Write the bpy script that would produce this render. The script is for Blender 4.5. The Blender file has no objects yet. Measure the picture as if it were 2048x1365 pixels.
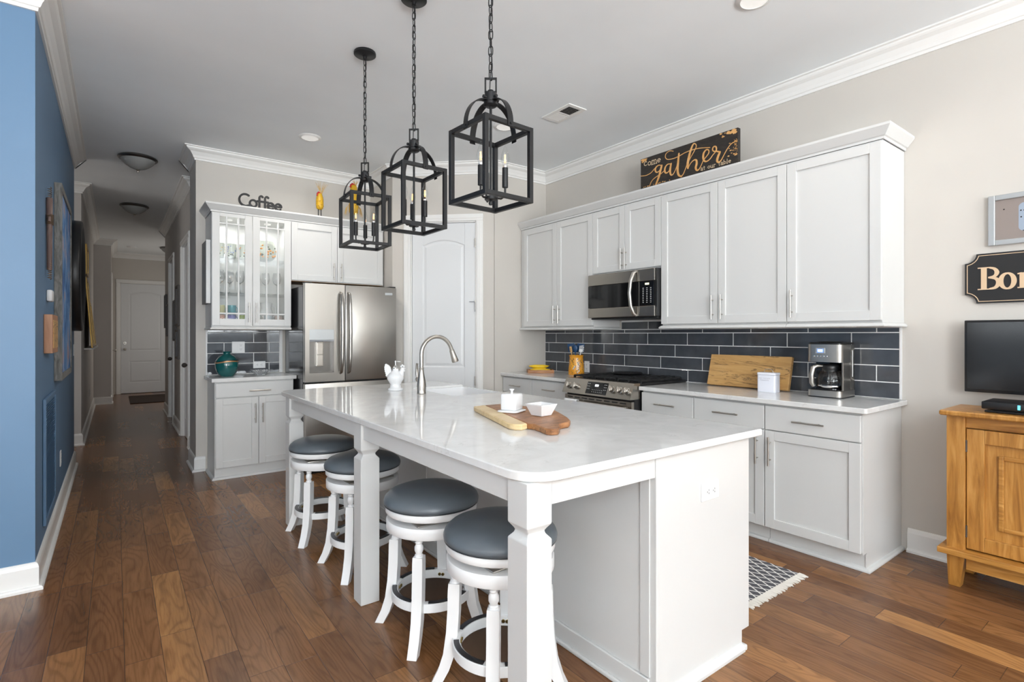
import bpy, bmesh, math, random
from mathutils import Matrix, Vector
random.seed(7)
S = bpy.context.scene
COL = S.collection

# ------------------------------------------------------------------ camera
CAM_H, YAW, FPX, CX, HY = 1.3168, 0.6426, 1057.26, 1021.36, 668.84
cd = bpy.data.cameras.new('camera'); cam = bpy.data.objects.new('camera', cd); COL.objects.link(cam)
cam.location = (0, 0, CAM_H); cam.rotation_euler = (math.pi/2, 0, -YAW)
cd.sensor_width = 36; cd.lens = FPX/2048*36
cd.shift_x = (1024-CX)/2048; cd.shift_y = -(682.5-HY)/2048
cd.clip_start = 0.05
S.camera = cam
# ------------------------------------------------------------------ view, world, daylight and fill lamps
S.view_settings.view_transform = 'Standard'; S.view_settings.look = 'None'
S.view_settings.gamma = 1; S.view_settings.use_curve_mapping = False
S.view_settings.exposure = -0.14
w = bpy.data.worlds.new('daylight'); S.world = w; w.use_nodes = True
w.node_tree.nodes['Background'].inputs[0].default_value = (0.75, 0.87, 1.0, 1)
w.node_tree.nodes['Background'].inputs[1].default_value = 1.0

def daylight(name, loc, rot, sx, sy, power, col=(1, 0.97, 0.93)):  # area lamp, for window daylight and for added fill
    l = bpy.data.lights.new(name, 'AREA'); l.shape = 'RECTANGLE'; l.size = sx; l.size_y = sy
    l.energy = power; l.color = col
    o = bpy.data.objects.new(name, l); COL.objects.link(o); o.location = loc; o.rotation_euler = rot
    return o
R90 = math.pi/2
CEIL = 3.10
# windows of the living side: three tall ones behind the camera and three in the far left wall
REAR_WIN = [(-4.6, -2.9), (-2.0, -0.3), (0.7, 3.0)]
LEFT_WIN = [(-3.2, -1.7), (-0.9, 0.6), (1.4, 2.9)]
UP = math.radians(80)      # upward tilt of the fill lamps added at the windows to brighten the ceiling
REAR_K = (.55, 1.15, .8); SKY_K = (.5, 7.0, .4)
for i, (a, b) in enumerate(REAR_WIN):
    daylight('window_skylight', ((a+b)/2, -4.17, 1.55), (R90, 0, (0, -.14, 0)[i]), b-a-.1, 2.0, 22*SKY_K[i], (.91, 0.965, 1))
    daylight('window_groundlight', ((a+b)/2, -4.14, 1.55), (R90+UP, 0, 0), b-a-.1, 1.9, 500*REAR_K[i], (.91, 0.965, 1))
for i, (a, b) in enumerate(LEFT_WIN):
    daylight('window_skylight', (-5.97, (a+b)/2, 1.55), (R90, 0, -R90), b-a-.1, 2.0, 4, (.91, 0.965, 1))
    daylight('window_groundlight', (-5.94, (a+b)/2, 1.55), (R90+UP, 0, -R90), b-a-.1, 1.9, 48, (.91, 0.965, 1))
# fill lamps added to brighten the hall, set before closed walls
daylight('side_room_daylight', (-1.95, 7.48, 1.5), (R90, 0, -R90), 1.0, 2.2, 9, (1, .97, .93))
daylight('foyer_daylight', (1.66, 12.8, 1.5), (R90, 0, R90), 1.6, 2.0, 12, (1, .94, .86))

# ------------------------------------------------------------------ materials
def mat(name, col, rough=0.5, metal=0.0, spec=None, emit=None, estr=0, trans=0, ior=None, coat=0, alpha=None):
    m = bpy.data.materials.new(name); m.use_nodes = True
    b = m.node_tree.nodes['Principled BSDF']
    b.inputs['Base Color'].default_value = (*col, 1); b.inputs['Roughness'].default_value = rough
    b.inputs['Metallic'].default_value = metal
    if spec is not None: b.inputs['Specular IOR Level'].default_value = spec
    if emit: b.inputs['Emission Color'].default_value = (*emit, 1); b.inputs['Emission Strength'].default_value = estr
    if trans: b.inputs['Transmission Weight'].default_value = trans
    if ior: b.inputs['IOR'].default_value = ior
    if coat: b.inputs['Coat Weight'].default_value = coat; b.inputs['Coat Roughness'].default_value = .05
    return m
class NT:
    def __init__(s, m): s.t = m.node_tree; s.b = s.t.nodes['Principled BSDF']
    def n(s, typ, **kw):
        x = s.t.nodes.new(typ)
        for k, v in kw.items(): setattr(x, k, v)
        return x
    def l(s, a, b): s.t.links.new(a, b)
    def coord(s, scale=(1, 1, 1), rot=(0, 0, 0), src='Object'):
        tc = s.n('ShaderNodeTexCoord'); mp = s.n('ShaderNodeMapping')
        mp.inputs['Scale'].default_value = scale; mp.inputs['Rotation'].default_value = rot
        s.l(tc.outputs[src], mp.inputs[0]); return mp.outputs[0]
    def noise(s, co, scale, detail=4, rough=.5, dist=0):
        x = s.n('ShaderNodeTexNoise'); s.l(co, x.inputs['Vector'])
        x.inputs['Scale'].default_value = scale; x.inputs['Detail'].default_value = detail
        x.inputs['Roughness'].default_value = rough; x.inputs['Distortion'].default_value = dist; return x.outputs[0]
    def ramp(s, f, stops):
        r = s.n('ShaderNodeValToRGB'); s.l(f, r.inputs[0]); e = r.color_ramp.elements
        while len(e) < len(stops): e.new(.5)
        for i, (p, c) in enumerate(stops): e[i].position = p; e[i].color = (*c, 1)
        return r.outputs[0]
    def math(s, op, a, b=None, c=None):
        x = s.n('ShaderNodeMath', operation=op)
        for i, v in enumerate((a, b, c)):
            if v is None: continue
            if isinstance(v, (int, float)): x.inputs[i].default_value = v
            else: s.l(v, x.inputs[i])
        return x.outputs[0]
    def mix(s, f, a, b, typ='MIX'):
        x = s.n('ShaderNodeMix', data_type='RGBA', blend_type=typ)
        if isinstance(f, (int, float)): x.inputs[0].default_value = f
        else: s.l(f, x.inputs[0])
        for i, v in ((6, a), (7, b)):
            if isinstance(v, tuple): x.inputs[i].default_value = (*v, 1)
            else: s.l(v, x.inputs[i])
        return x.outputs[2]
    def bump(s, h, strength=.2, dist=.01):
        x = s.n('ShaderNodeBump'); x.inputs['Strength'].default_value = strength; x.inputs['Distance'].default_value = dist
        s.l(h, x.inputs['Height']); s.l(x.outputs[0], s.b.inputs['Normal'])
def paint(name, col, rough=.6, bump=.03, var=.03):
    m = mat(name, col, rough); n = NT(m); co = n.coord()
    f = n.noise(co, 1.3, 3)
    n.l(n.ramp(f, [(.3, tuple(c*(1-var) for c in col)), (.7, tuple(min(1, c*(1+var)) for c in col))]), n.b.inputs['Base Color'])
    n.bump(n.noise(co, 180, 2), bump, .002); return m

M = {}
M['wall'] = paint('greige_paint', (.60, .565, .52), .65)
M['hallwall'] = paint('greige_paint_hall', (.60, .57, .545), .65)
M['ceil'] = paint('ceiling_paint', (.87, .90, .92), .8)
M['trim'] = paint('white_trim_paint', (.83, .82, .80), .35, .01, .01)
M['blue'] = paint('blue_paint', (.115, .215, .35), .5, .05)
M['cab'] = paint('white_cabinet_paint', (.67, .67, .66), .32, .01, .008)
M['door'] = paint('white_door_paint', (.74, .75, .76), .38, .015, .01)
M['stool'] = mat('white_stool_paint', (.86, .86, .86), .28)
M['black'] = mat('matte_black_metal', (.012, .012, .013), .42, .3)
M['blackg'] = mat('black_gloss', (.008, .008, .009), .06)
M['blackp'] = mat('black_plastic', (.012, .012, .013), .35)
M['iron'] = mat('cast_iron', (.012, .012, .013), .5)
M['nickel'] = mat('brushed_nickel', (.52, .49, .45), .28, 1)
M['chrome'] = mat('chrome', (.75, .75, .75), .08, 1)
M['brass'] = mat('brass_bolt', (.45, .33, .12), .3, 1)
M['white'] = mat('white_ceramic', (.80, .80, .81), .12, coat=.4)
M['plate'] = mat('white_plastic', (.82, .82, .82), .35)
M['grout'] = mat('pale_grout', (.86, .86, .85), .8)
M['bulb'] = mat('clear_glass', (1, 1, 1), .02, trans=1, ior=1.2)
M['filament'] = mat('glowing_filament', (1, .6, .25), .5, emit=(1, .5, .15), estr=3.5)
M['frosted'] = mat('frosted_glass_bowl', (.30, .30, .29), .35, spec=.6)
M['teal'] = mat('teal_glaze', (.008, .095, .095), .1, coat=.6)
M['bronzewire'] = mat('bronze_wire', (.30, .20, .12), .35, .8)
M['copper'] = mat('bronze_band', (.5, .27, .12), .35, .4)
M['blueplastic'] = mat('navy_silicone', (.006, .05, .14), .4)
M['banana'] = mat('banana_peel', (.82, .54, .02), .45)
M['bananatip'] = mat('banana_tip', (.12, .08, .02), .6)
M['red'] = mat('red_paint', (.5, .02, .015), .4)
M['straw'] = mat('straw', (.62, .42, .16), .8)
M['gold'] = mat('gold_leaf', (.48, .30, .08), .35, .6)
M['darkwood'] = mat('dark_frame', (.055, .045, .04), .45)
M['mat_board'] = mat('grey_mat_board', (.42, .43, .46), .7)
M['lens'] = mat('light_lens', (.9, .9, .88), .4, emit=(1, .97, .92), estr=.35)
M['tealdisplay'] = mat('blue_display', (.1, .25, .9), .3, emit=(.16, .3, 1), estr=1.2)
M['whitedisplay'] = mat('white_display', (.9, .9, .9), .3, emit=(.9, .93, 1), estr=1.3)
M['amberdisplay'] = mat('amber_display', (.9, .9, .6), .3, emit=(1, .92, .55), estr=1.3)
M['legend'] = mat('grey_legend_print', (.6, .6, .6), .5)
M['seam'] = mat('dark_gap', (.02, .02, .02), .8)
M['cyan'] = mat('cyan_indicator', (.1, .6, .8), .3, emit=(.1, .7, 1), estr=2)
M['concrete'] = mat('grey_plate_trim', (.3, .31, .33), .5, .5)

def glass_pane():
    m = bpy.data.materials.new('thin_glass_pane'); m.use_nodes = True; t = m.node_tree; t.nodes.clear()
    o = t.nodes.new('ShaderNodeOutputMaterial'); tr = t.nodes.new('ShaderNodeBsdfTransparent'); gl = t.nodes.new('ShaderNodeBsdfGlossy')
    gl.inputs['Roughness'].default_value = .03; mx = t.nodes.new('ShaderNodeMixShader'); fr = t.nodes.new('ShaderNodeLayerWeight'); fr.inputs[0].default_value = .5
    p = t.nodes.new('ShaderNodeMath'); p.operation = 'POWER'; p.inputs[1].default_value = 4.0; q = t.nodes.new('ShaderNodeMath'); q.operation = 'MULTIPLY_ADD'; q.inputs[1].default_value = .55; q.inputs[2].default_value = .045
    t.links.new(fr.outputs['Facing'], p.inputs[0]); t.links.new(p.outputs[0], q.inputs[0]); t.links.new(q.outputs[0], mx.inputs[0])
    t.links.new(tr.outputs[0], mx.inputs[1]); t.links.new(gl.outputs[0], mx.inputs[2]); t.links.new(mx.outputs[0], o.inputs[0])
    tr.inputs[0].default_value = (.96, .97, .97, 1); return m
M['pane'] = glass_pane()
M['steel'] = mat('stainless_steel', (.45, .43, .40), .29, 1)
M['steel2'] = mat('dark_stainless_steel', (.40, .37, .33), .27, 1)
M['rimnickel'] = mat('dark_nickel_rim', (.22, .21, .20), .3, 1)
M['fridgeside'] = mat('dark_grey_fridge_side', (.035, .036, .04), .14, .2)

def floor_mat():
    m = mat('hickory_plank_floor', (.2, .1, .05), .3); n = NT(m)
    tc = n.n('ShaderNodeTexCoord'); sp = n.n('ShaderNodeSeparateXYZ'); n.l(tc.outputs['Object'], sp.inputs[0])
    W, LEN = .127, .72
    u = n.math('DIVIDE', n.math('ADD', sp.outputs[0], 20.035), W); iu = n.math('FLOOR', u); fu = n.math('FRACT', u)
    wn = n.n('ShaderNodeTexWhiteNoise', noise_dimensions='1D'); n.l(iu, wn.inputs['W'])
    v = n.math('ADD', n.math('DIVIDE', sp.outputs[1], LEN), n.math('MULTIPLY', wn.outputs[0], 7.3)); iv = n.math('FLOOR', v); fv = n.math('FRACT', v)
    cb = n.n('ShaderNodeCombineXYZ'); n.l(iu, cb.inputs[0]); n.l(iv, cb.inputs[1])
    wn2 = n.n('ShaderNodeTexWhiteNoise', noise_dimensions='2D'); n.l(cb.outputs[0], wn2.inputs['Vector'])
    base = n.ramp(wn2.outputs[0], [(0, (.150, .066, .028)), (.35, (.190, .085, .034)), (.65, (.225, .102, .040)), (.88, (.275, .129, .049)), (1, (.36, .175, .064))])
    def vec(sx, ox, sy, oy):
        q = n.n('ShaderNodeCombineXYZ'); n.l(n.math('ADD', n.math('MULTIPLY', sp.outputs[0], sx), n.math('MULTIPLY', wn2.outputs[0], ox)), q.inputs[0])
        n.l(n.math('ADD', n.math('MULTIPLY', sp.outputs[1], sy), n.math('MULTIPLY', wn2.outputs[0], oy)), q.inputs[1]); return q.outputs[0]
    fine = n.noise(vec(130, 91, 7, 37), 1.0, 4, .6, .4)             # pores along the plank
    broad = n.noise(vec(9, 53, 1.3, 71), 1.0, 3, .5, .6)            # slow tone drift
    ringf = n.noise(vec(8, 17, 1.5, 29), 1.0, 1.5, .4, .35)         # contour lines of this give cathedral figure
    ring = n.math('SINE', n.math('MULTIPLY', ringf, 85))
    c = n.mix(1, base, n.ramp(fine, [(.3, (.80, .78, .76)), (.5, (1, 1, 1)), (.75, (1.10, 1.09, 1.08))]), 'MULTIPLY')
    c = n.mix(1, c, n.ramp(broad, [(.3, (.80, .78, .76)), (.5, (1, 1, 1)), (.72, (1.16, 1.15, 1.12))]), 'MULTIPLY')
    c = n.mix(.55, c, n.mix(1, c, n.ramp(n.math('MULTIPLY_ADD', ring, .5, .5), [(0, (.66, .63, .60)), (.35, (1, 1, 1)), (1, (1.1, 1.1, 1.1))]), 'MULTIPLY'))
    kn = n.noise(vec(7, 11, 3.2, 5), 1.0, 2, .5, 1.2)
    c = n.mix(n.ramp(kn, [(.70, (0, 0, 0)), (.82, (.6, .6, .6))]), c, (.05, .024, .013))
    eu = n.math('MINIMUM', fu, n.math('SUBTRACT', 1, fu)); ev = n.math('MULTIPLY', n.math('MINIMUM', fv, n.math('SUBTRACT', 1, fv)), LEN/W)
    e = n.math('MINIMUM', eu, ev)
    gap = n.ramp(e, [(.004, (.8, .8, .8)), (.014, (0, 0, 0))])
    c = n.mix(gap, c, (.03, .016, .010)); n.l(c, n.b.inputs['Base Color'])
    n.b.inputs['Roughness'].default_value = .26; n.b.inputs['Specular IOR Level'].default_value = .42
    h = n.math('ADD', n.math('MULTIPLY', n.ramp(e, [(0, (0, 0, 0)), (.025, (1, 1, 1))]), .6), n.math('MULTIPLY', broad, .7))
    n.bump(h, .14, .004); return m
M['floor'] = floor_mat()
def quartz():
    m = mat('white_quartz', (.74, .74, .73), .075); n = NT(m); co = n.coord()
    f = n.noise(co, 5, 8, .6, 1.5); v = n.ramp(n.math('ABSOLUTE', n.math('SUBTRACT', n.noise(co, 3.2, 6, .62, 2.5), .5)), [(0, (1, 1, 1)), (.012, (0, 0, 0))])
    pt = n.ramp(n.noise(co, 7, 2), [(.52, (0, 0, 0)), (.66, (1, 1, 1))])
    c = n.ramp(f, [(.3, (.68, .675, .665)), (.65, (.76, .758, .75))])
    c = n.mix(n.math('MULTIPLY', n.math('MULTIPLY', v, pt), .55), c, (.48, .47, .45)); n.l(c, n.b.inputs['Base Color']); return m
M['quartz'] = quartz()
def tile():
    m = mat('slate_glazed_tile', (.055, .058, .066), .05); n = NT(m); co = n.coord()
    f = n.noise(co, 9, 3); n.l(n.ramp(f, [(.3, (.060, .065, .074)), (.7, (.082, .088, .099))]), n.b.inputs['Base Color']); n.bump(n.noise(co, 7, 2), .12, .004); return m
M['tile'] = tile()
def wood(name, c1, c2, c3, scale=(14, 14, 1.2), rough=.4, fig=0, dark=None):
    m = mat(name, c1, rough); n = NT(m); co = n.coord(scale)
    f = n.noise(co, 1.6, 7, .6, 1.2); c = n.ramp(f, [(.28, c1), (.5, c2), (.74, c3)])
    if fig:
        k = n.ramp(n.math('ABSOLUTE', n.math('SUBTRACT', n.noise(co, .8, 5, .6, 2.2), .5)), [(0, (1, 1, 1)), (.02, (0, 0, 0))])
        c = n.mix(n.math('MULTIPLY', k, fig), c, dark)
    n.l(c, n.b.inputs['Base Color']); n.bump(f, .06, .002); return m
M['oak'] = wood('honey_oak', (.25, .095, .016), (.45, .205, .042), (.64, .34, .10), (16, 16, 1.3), .32)
M['oakh'] = wood('honey_oak_rail', (.25, .095, .016), (.45, .205, .042), (.64, .34, .10), (16, 1.3, 16), .32)
M['boardwood'] = wood('spalted_maple', (.46, .24, .075), (.62, .36, .13), (.70, .44, .19), (6, 1.2, 9), .4, .75, (.10, .045, .015))
M['acacia'] = wood('acacia_board', (.15, .055, .02), (.34, .145, .055), (.52, .26, .115), (4, 13, 14), .4, .6, (.08, .03, .01))
M['sapwood'] = wood('pale_sapwood', (.60, .42, .20), (.70, .52, .28), (.76, .60, .36), (3, 11, 14), .4)
M['traywood'] = wood('tray_wood', (.22, .075, .015), (.34, .13, .03), (.42, .18, .05), (3, 12, 12), .4)
M['cedar'] = wood('cedar_box', (.34, .15, .075), (.45, .22, .12), (.55, .3, .17), (12, 12, 1.5), .5)
M['rawply'] = wood('raw_plywood', (.34, .18, .08), (.42, .24, .11), (.5, .3, .15), (2, 10, 10), .6)
M['driftwood'] = wood('driftwood', (.08, .05, .045), (.16, .10, .085), (.28, .2, .17), (20, 20, 3), .6)
M['barn'] = wood('grey_barnwood', (.11, .105, .10), (.22, .215, .20), (.36, .35, .33), (30, 30, 6), .8)
M['plaquewood'] = wood('pale_grey_barnwood', (.28, .26, .24), (.42, .40, .37), (.56, .54, .51), (30, 30, 6), .8)
M['signwood'] = wood('weathered_black_sign', (.018, .014, .012), (.026, .021, .018), (.05, .035, .022), (9, 9, 40), .6)
M['signletter'] = wood('orange_wood_letters', (.62, .30, .08), (.74, .40, .14), (.82, .52, .24), (30, 8, 8), .6)
M['signcream'] = mat('cream_letters', (.72, .55, .36), .6)
M['bonletter'] = mat('tan_letters', (.66, .48, .31), .6)
M['bonboard'] = mat('black_sign_board', (.012, .012, .013), .6)
def leather():
    m = mat('slate_leather', (.075, .09, .105), .33); n = NT(m); co = n.coord(); n.bump(n.noise(co, 420, 3), .08, .001)
    n.l(n.ramp(n.noise(co, 6, 3), [(.3, (.095, .112, .13)), (.7, (.125, .145, .163))]), n.b.inputs['Base Color']); return m
M['leather'] = leather()
M['piping'] = mat('dark_piping', (.03, .036, .042), .35)
M['footplate'] = mat('dark_steel_plate', (.05, .05, .055), .35, .7)
def canvas():
    m = mat('abstract_canvas', (.1, .2, .5), .6); n = NT(m); co = n.coord((1, 2.3, 1.7))
    c = n.ramp(n.noise(co, 2.2, 4, .6, .6), [(.25, (.015, .03, .10)), (.42, (.05, .16, .42)), (.52, (.16, .34, .62)), (.60, (.42, .40, .50)), (.70, (.40, .16, .10)), (.85, (.10, .09, .12))])
    n.l(c, n.b.inputs['Base Color']); n.bump(n.noise(co, 60, 2), .3, .004); return m
M['canvas'] = canvas()
def crockmat():
    m = mat('orange_glaze', (.75, .30, .01), .2, coat=.3); n = NT(m); co = n.coord()
    c = n.ramp(n.noise(co, 14, 3), [(.3, (.66, .25, .008)), (.7, (.82, .38, .03))]); n.l(c, n.b.inputs['Base Color']); return m
M['crock'] = crockmat()
M['leaf'] = mat('olive_leaf_print', (.07, .075, .03), .4)
M['flower'] = mat('grey_flower_print', (.55, .55, .52), .4)
M['yellow'] = mat('yellow_paint', (.62, .36, .015), .45)
M['orange'] = mat('orange_paint', (.8, .33, .04), .4)
M['dots'] = mat('ochre_dots', (.45, .25, .02), .5)
M['lavender'] = mat('blue_flower_print', (.18, .24, .55), .4)
M['sage'] = mat('frosted_sage_glass', (.62, .66, .58), .3)
M['canister'] = mat('white_enamel_tin', (.78, .79, .86), .3)
M['inkgrey'] = mat('grey_ink', (.32, .32, .36), .6)
M['jarglass'] = mat('jar_print_blue', (.32, .38, .47), .5)
M['picbg'] = mat('taupe_print', (.27, .225, .205), .5)
M['silverframe'] = mat('silver_frame', (.5, .52, .53), .35, .7)
def rugmat():
    m = mat('black_white_diamond_weave', (.1, .1, .1), .95); n = NT(m)
    tc = n.n('ShaderNodeTexCoord'); sp = n.n('ShaderNodeSeparateXYZ'); n.l(tc.outputs['Object'], sp.inputs[0])
    a = n.math('MULTIPLY', sp.outputs[0], 1/.052); b = n.math('MULTIPLY', sp.outputs[1], 1/.095)
    p = n.math('ABSOLUTE', n.math('SUBTRACT', n.math('FRACT', n.math('ADD', a, b)), .5)); q = n.math('ABSOLUTE', n.math('SUBTRACT', n.math('FRACT', n.math('SUBTRACT', a, b)), .5))
    d = n.math('MINIMUM', p, q); c = n.ramp(n.math('ADD', d, n.math('MULTIPLY', n.noise(n.coord((160, 160, 1)), 1, 2), .06)), [(.09, (.74, .72, .69)), (.13, (.075, .075, .085))])
    n.l(c, n.b.inputs['Base Color']); n.bump(n.noise(n.coord((300, 120, 1)), 1, 2), .5, .003); return m
M['rug'] = rugmat()
M['fringe'] = mat('cream_fringe', (.72, .68, .62), .95)
M['doormat'] = mat('brown_coir', (.035, .02, .014), .95)
def screen():
    m = mat('tv_screen', (.004, .004, .005), .12); return m
M['screen'] = screen()
M['towel'] = mat('white_towel', (.80, .80, .80), .95)
M['crystal'] = mat('cut_crystal', (.95, .96, .97), .03, trans=.85, ior=1.5)
M['wineglass'] = M['pane']

# ------------------------------------------------------------------ mesh helpers
class MB:
    def __init__(s, T=None): s.v = []; s.f = []; s.m = []; s.k = 0; s.T = T or Matrix()
    def add(s, vs, fs):
        o = len(s.v); s.v += [s.T @ Vector(p) for p in vs]
        for f in fs: s.f.append([i+o for i in f]); s.m.append(s.k)
        return s
    def box(s, x0, x1, y0, y1, z0, z1, bev=0):
        x0, x1 = sorted((x0, x1)); y0, y1 = sorted((y0, y1)); z0, z1 = sorted((z0, z1))
        b = min(bev, (x1-x0)*.45, (y1-y0)*.45, (z1-z0)*.45)
        if b <= 0:
            vs = [(x, y, z) for z in (z0, z1) for y in (y0, y1) for x in (x0, x1)]
            return s.add(vs, [(0, 2, 3, 1), (4, 5, 7, 6), (0, 1, 5, 4), (2, 6, 7, 3), (0, 4, 6, 2), (1, 3, 7, 5)])
        bm = bmesh.new(); bmesh.ops.create_cube(bm, size=1)
        for v in bm.verts: v.co = ((x0+x1)/2+v.co.x*(x1-x0), (y0+y1)/2+v.co.y*(y1-y0), (z0+z1)/2+v.co.z*(z1-z0))
        bmesh.ops.bevel(bm, geom=bm.edges[:], offset=b, segments=2, profile=.5, affect='EDGES')
        bm.verts.index_update(); s.add([v.co.copy() for v in bm.verts], [[v.index for v in f.verts] for f in bm.faces]); bm.free(); return s
    def prism(s, poly, z0, z1, inset=0):
        n = len(poly)
        if inset:
            c = offset_poly(poly, -inset)
            rings = [(c, z0), (poly, z0+inset), (poly, z1-inset), (c, z1)]
        else: rings = [(poly, z0), (poly, z1)]
        vs = [(p[0], p[1], z) for q, z in rings for p in q]; fs = []
        for r in range(len(rings)-1):
            for i in range(n): j = (i+1) % n; fs.append((r*n+i, r*n+j, (r+1)*n+j, (r+1)*n+i))
        fs.append(tuple(reversed(range(n)))); fs.append(tuple(range((len(rings)-1)*n, len(rings)*n))); return s.add(vs, fs)
    def lathe(s, prof, n=32, c=(0, 0, 0), a0=0, a1=None):
        full = a1 is None; m = n if full else n+1; vs = []; fs = []
        for r, z in prof:
            for i in range(m):
                a = a0+(2*math.pi if full else a1-a0)*i/n; vs.append((c[0]+r*math.cos(a), c[1]+r*math.sin(a), c[2]+z))
        for k in range(len(prof)-1):
            for i in range(n):
                j = (i+1) % m if full else i+1; fs.append((k*m+i, k*m+j, (k+1)*m+j, (k+1)*m+i))
        if full:
            if prof[0][0] > 1e-5: fs.append(tuple(reversed(range(m))))
            if prof[-1][0] > 1e-5: fs.append(tuple(range((len(prof)-1)*m, len(prof)*m)))
        return s.add(vs, fs)
    def lathe_open(s, prof, n=32, c=(0, 0, 0)):
        vs = [(c[0]+r*math.cos(2*math.pi*i/n), c[1]+r*math.sin(2*math.pi*i/n), c[2]+z) for r, z in prof for i in range(n)]
        return s.add(vs, [(k*n+i, k*n+(i+1) % n, (k+1)*n+(i+1) % n, (k+1)*n+i) for k in range(len(prof)-1) for i in range(n)])
    def tube(s, pts, r, n=8, closed=False):
        pts = [Vector(p) for p in pts]; N = len(pts); rr = r if isinstance(r, (list, tuple)) else [r]*N
        up = None; vs = []
        for i, p in enumerate(pts):
            if closed: t = pts[(i+1) % N]-pts[i-1]
            else: t = pts[min(i+1, N-1)]-pts[max(i-1, 0)]
            t.normalize()
            if up is None: up = Vector((0, 0, 1)) if abs(t.z) < .9 else Vector((1, 0, 0))
            a = t.cross(up).normalized(); b = a.cross(t).normalized(); up = b
            for k in range(n):
                an = 2*math.pi*k/n; vs.append(p+(a*math.cos(an)+b*math.sin(an))*rr[i])
        fs = []
        for i in range(N if closed else N-1):
            j = (i+1) % N
            for k in range(n): fs.append((i*n+k, i*n+(k+1) % n, j*n+(k+1) % n, j*n+k))
        if not closed: fs.append(tuple(reversed(range(n)))); fs.append(tuple(range((N-1)*n, N*n)))
        return s.add(vs, fs)
    def cyl(s, p0, p1, r, n=16, r1=None):
        return s.tube([p0, p1], [r, r if r1 is None else r1], n)
    def sphere(s, c, r, n=12, sz=1):
        pr = [(r*math.sin(math.pi*i/n), -r*sz*math.cos(math.pi*i/n)) for i in range(n+1)]; pr[0] = (1e-6, pr[0][1]); pr[-1] = (1e-6, pr[-1][1])
        return s.lathe(pr, n*2, c)
    def ribbon(s, pts, wid, n0, n1, smooth=6, caps=True):
        """flat lettering stroke in local x,z, with depth along y from n0 to n1"""
        if not isinstance(wid, (list, tuple)): wid = [wid]*len(pts)
        P = []; W = []
        q = [pts[0]]+list(pts)+[pts[-1]]
        for i in range(1, len(q)-2):
            for k in range(smooth):
                t = k/smooth; a, b, c, d = q[i-1], q[i], q[i+1], q[i+2]
                P.append(tuple(.5*(2*b[j]+(c[j]-a[j])*t+(2*a[j]-5*b[j]+4*c[j]-d[j])*t*t+(3*b[j]-a[j]-3*c[j]+d[j])*t**3) for j in (0, 1))); W.append(wid[i-1]*(1-t)+wid[i]*t)
        P.append(tuple(pts[-1])); W.append(wid[-1]); L = []; Rr = []
        for i in range(len(P)):
            a = P[max(i-1, 0)]; b = P[min(i+1, len(P)-1)]; dx, dz = b[0]-a[0], b[1]-a[1]; l = math.hypot(dx, dz) or 1
            nx, nz = -dz/l*W[i]/2, dx/l*W[i]/2; L.append((P[i][0]+nx, P[i][1]+nz)); Rr.append((P[i][0]-nx, P[i][1]-nz))
        vs = []; q1 = lambda i: n1+(n1-n0)*.16*i/len(P); q0 = lambda i: n0-(n1-n0)*.02*i/len(P)
        for i in range(len(P)): vs += [(L[i][0], q0(i), L[i][1]), (Rr[i][0], q0(i), Rr[i][1]), (L[i][0], q1(i), L[i][1]), (Rr[i][0], q1(i), Rr[i][1])]
        fs = []
        for i in range(len(P)-1):
            o = i*4; fs += [(o, o+1, o+5, o+4), (o+2, o+6, o+7, o+3), (o, o+4, o+6, o+2), (o+1, o+3, o+7, o+5)]
        fs += [(0, 2, 3, 1), (len(P)*4-4, len(P)*4-3, len(P)*4-1, len(P)*4-2)]; s.add(vs, fs)
        dd = (n1-n0)*.04
        for e in (0, -1) if caps else ():
            c = P[e]; r = W[e]/2; m = 10
            vs = [(c[0]+r*math.cos(2*math.pi*i/m), y, c[1]+r*math.sin(2*math.pi*i/m)) for y in (n0+dd, n1-dd) for i in range(m)]
            s.add(vs, [tuple(range(m)), tuple(range(m, 2*m))]+[(i, (i+1) % m, m+(i+1) % m, m+i) for i in range(m)])
        return s
    def build(s, name, material, parent=None, smooth=None, origin=None):
        me = bpy.data.meshes.new(name); vs = s.v
        if parent is not None: inv = world_of(parent).inverted(); vs = [inv @ p for p in vs]
        elif origin is not None: o = Vector(origin); vs = [p-o for p in vs]
        me.from_pydata([tuple(p) for p in vs], [], s.f)
        ms = material if isinstance(material, (list, tuple)) else [material]
        for x in ms: me.materials.append(x)
        if len(ms) > 1: me.polygons.foreach_set('material_index', s.m)
        bm = bmesh.new(); bm.from_mesh(me); bmesh.ops.recalc_face_normals(bm, faces=bm.faces[:]); bm.to_mesh(me); bm.free()
        ob = bpy.data.objects.new(name, me); COL.objects.link(ob)
        if smooth:
            me.polygons.foreach_set('use_smooth', [True]*len(me.polygons)); me.set_sharp_from_angle(angle=math.radians(smooth))
        if parent is not None: ob.parent = parent
        elif origin is not None: ob.location = origin
        return ob
def offset_poly(poly, d):
    n = len(poly); out = []
    area = sum(poly[i][0]*poly[(i+1) % n][1]-poly[(i+1) % n][0]*poly[i][1] for i in range(n)); sg = 1 if area > 0 else -1
    for i in range(n):
        a, b, c = Vector(poly[i-1]), Vector(poly[i]), Vector(poly[(i+1) % n]); e1 = (b-a).normalized(); e2 = (c-b).normalized()
        n1 = Vector((e1.y, -e1.x))*sg; n2 = Vector((e2.y, -e2.x))*sg; m = n1+n2; m = m/max(.3, m.dot(n1)) if m.length > 1e-6 else n1
        out.append((b.x+m.x*d, b.y+m.y*d))
    return out
def world_of(o):
    m = Matrix()
    while o is not None:
        m = Matrix.LocRotScale(o.location, o.rotation_euler, o.scale) @ m; o = o.parent
    return m
def tag(o, label, cat, group=None):
    o['label'] = label; o['category'] = cat
    if group: o['group'] = group
    return o
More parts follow.
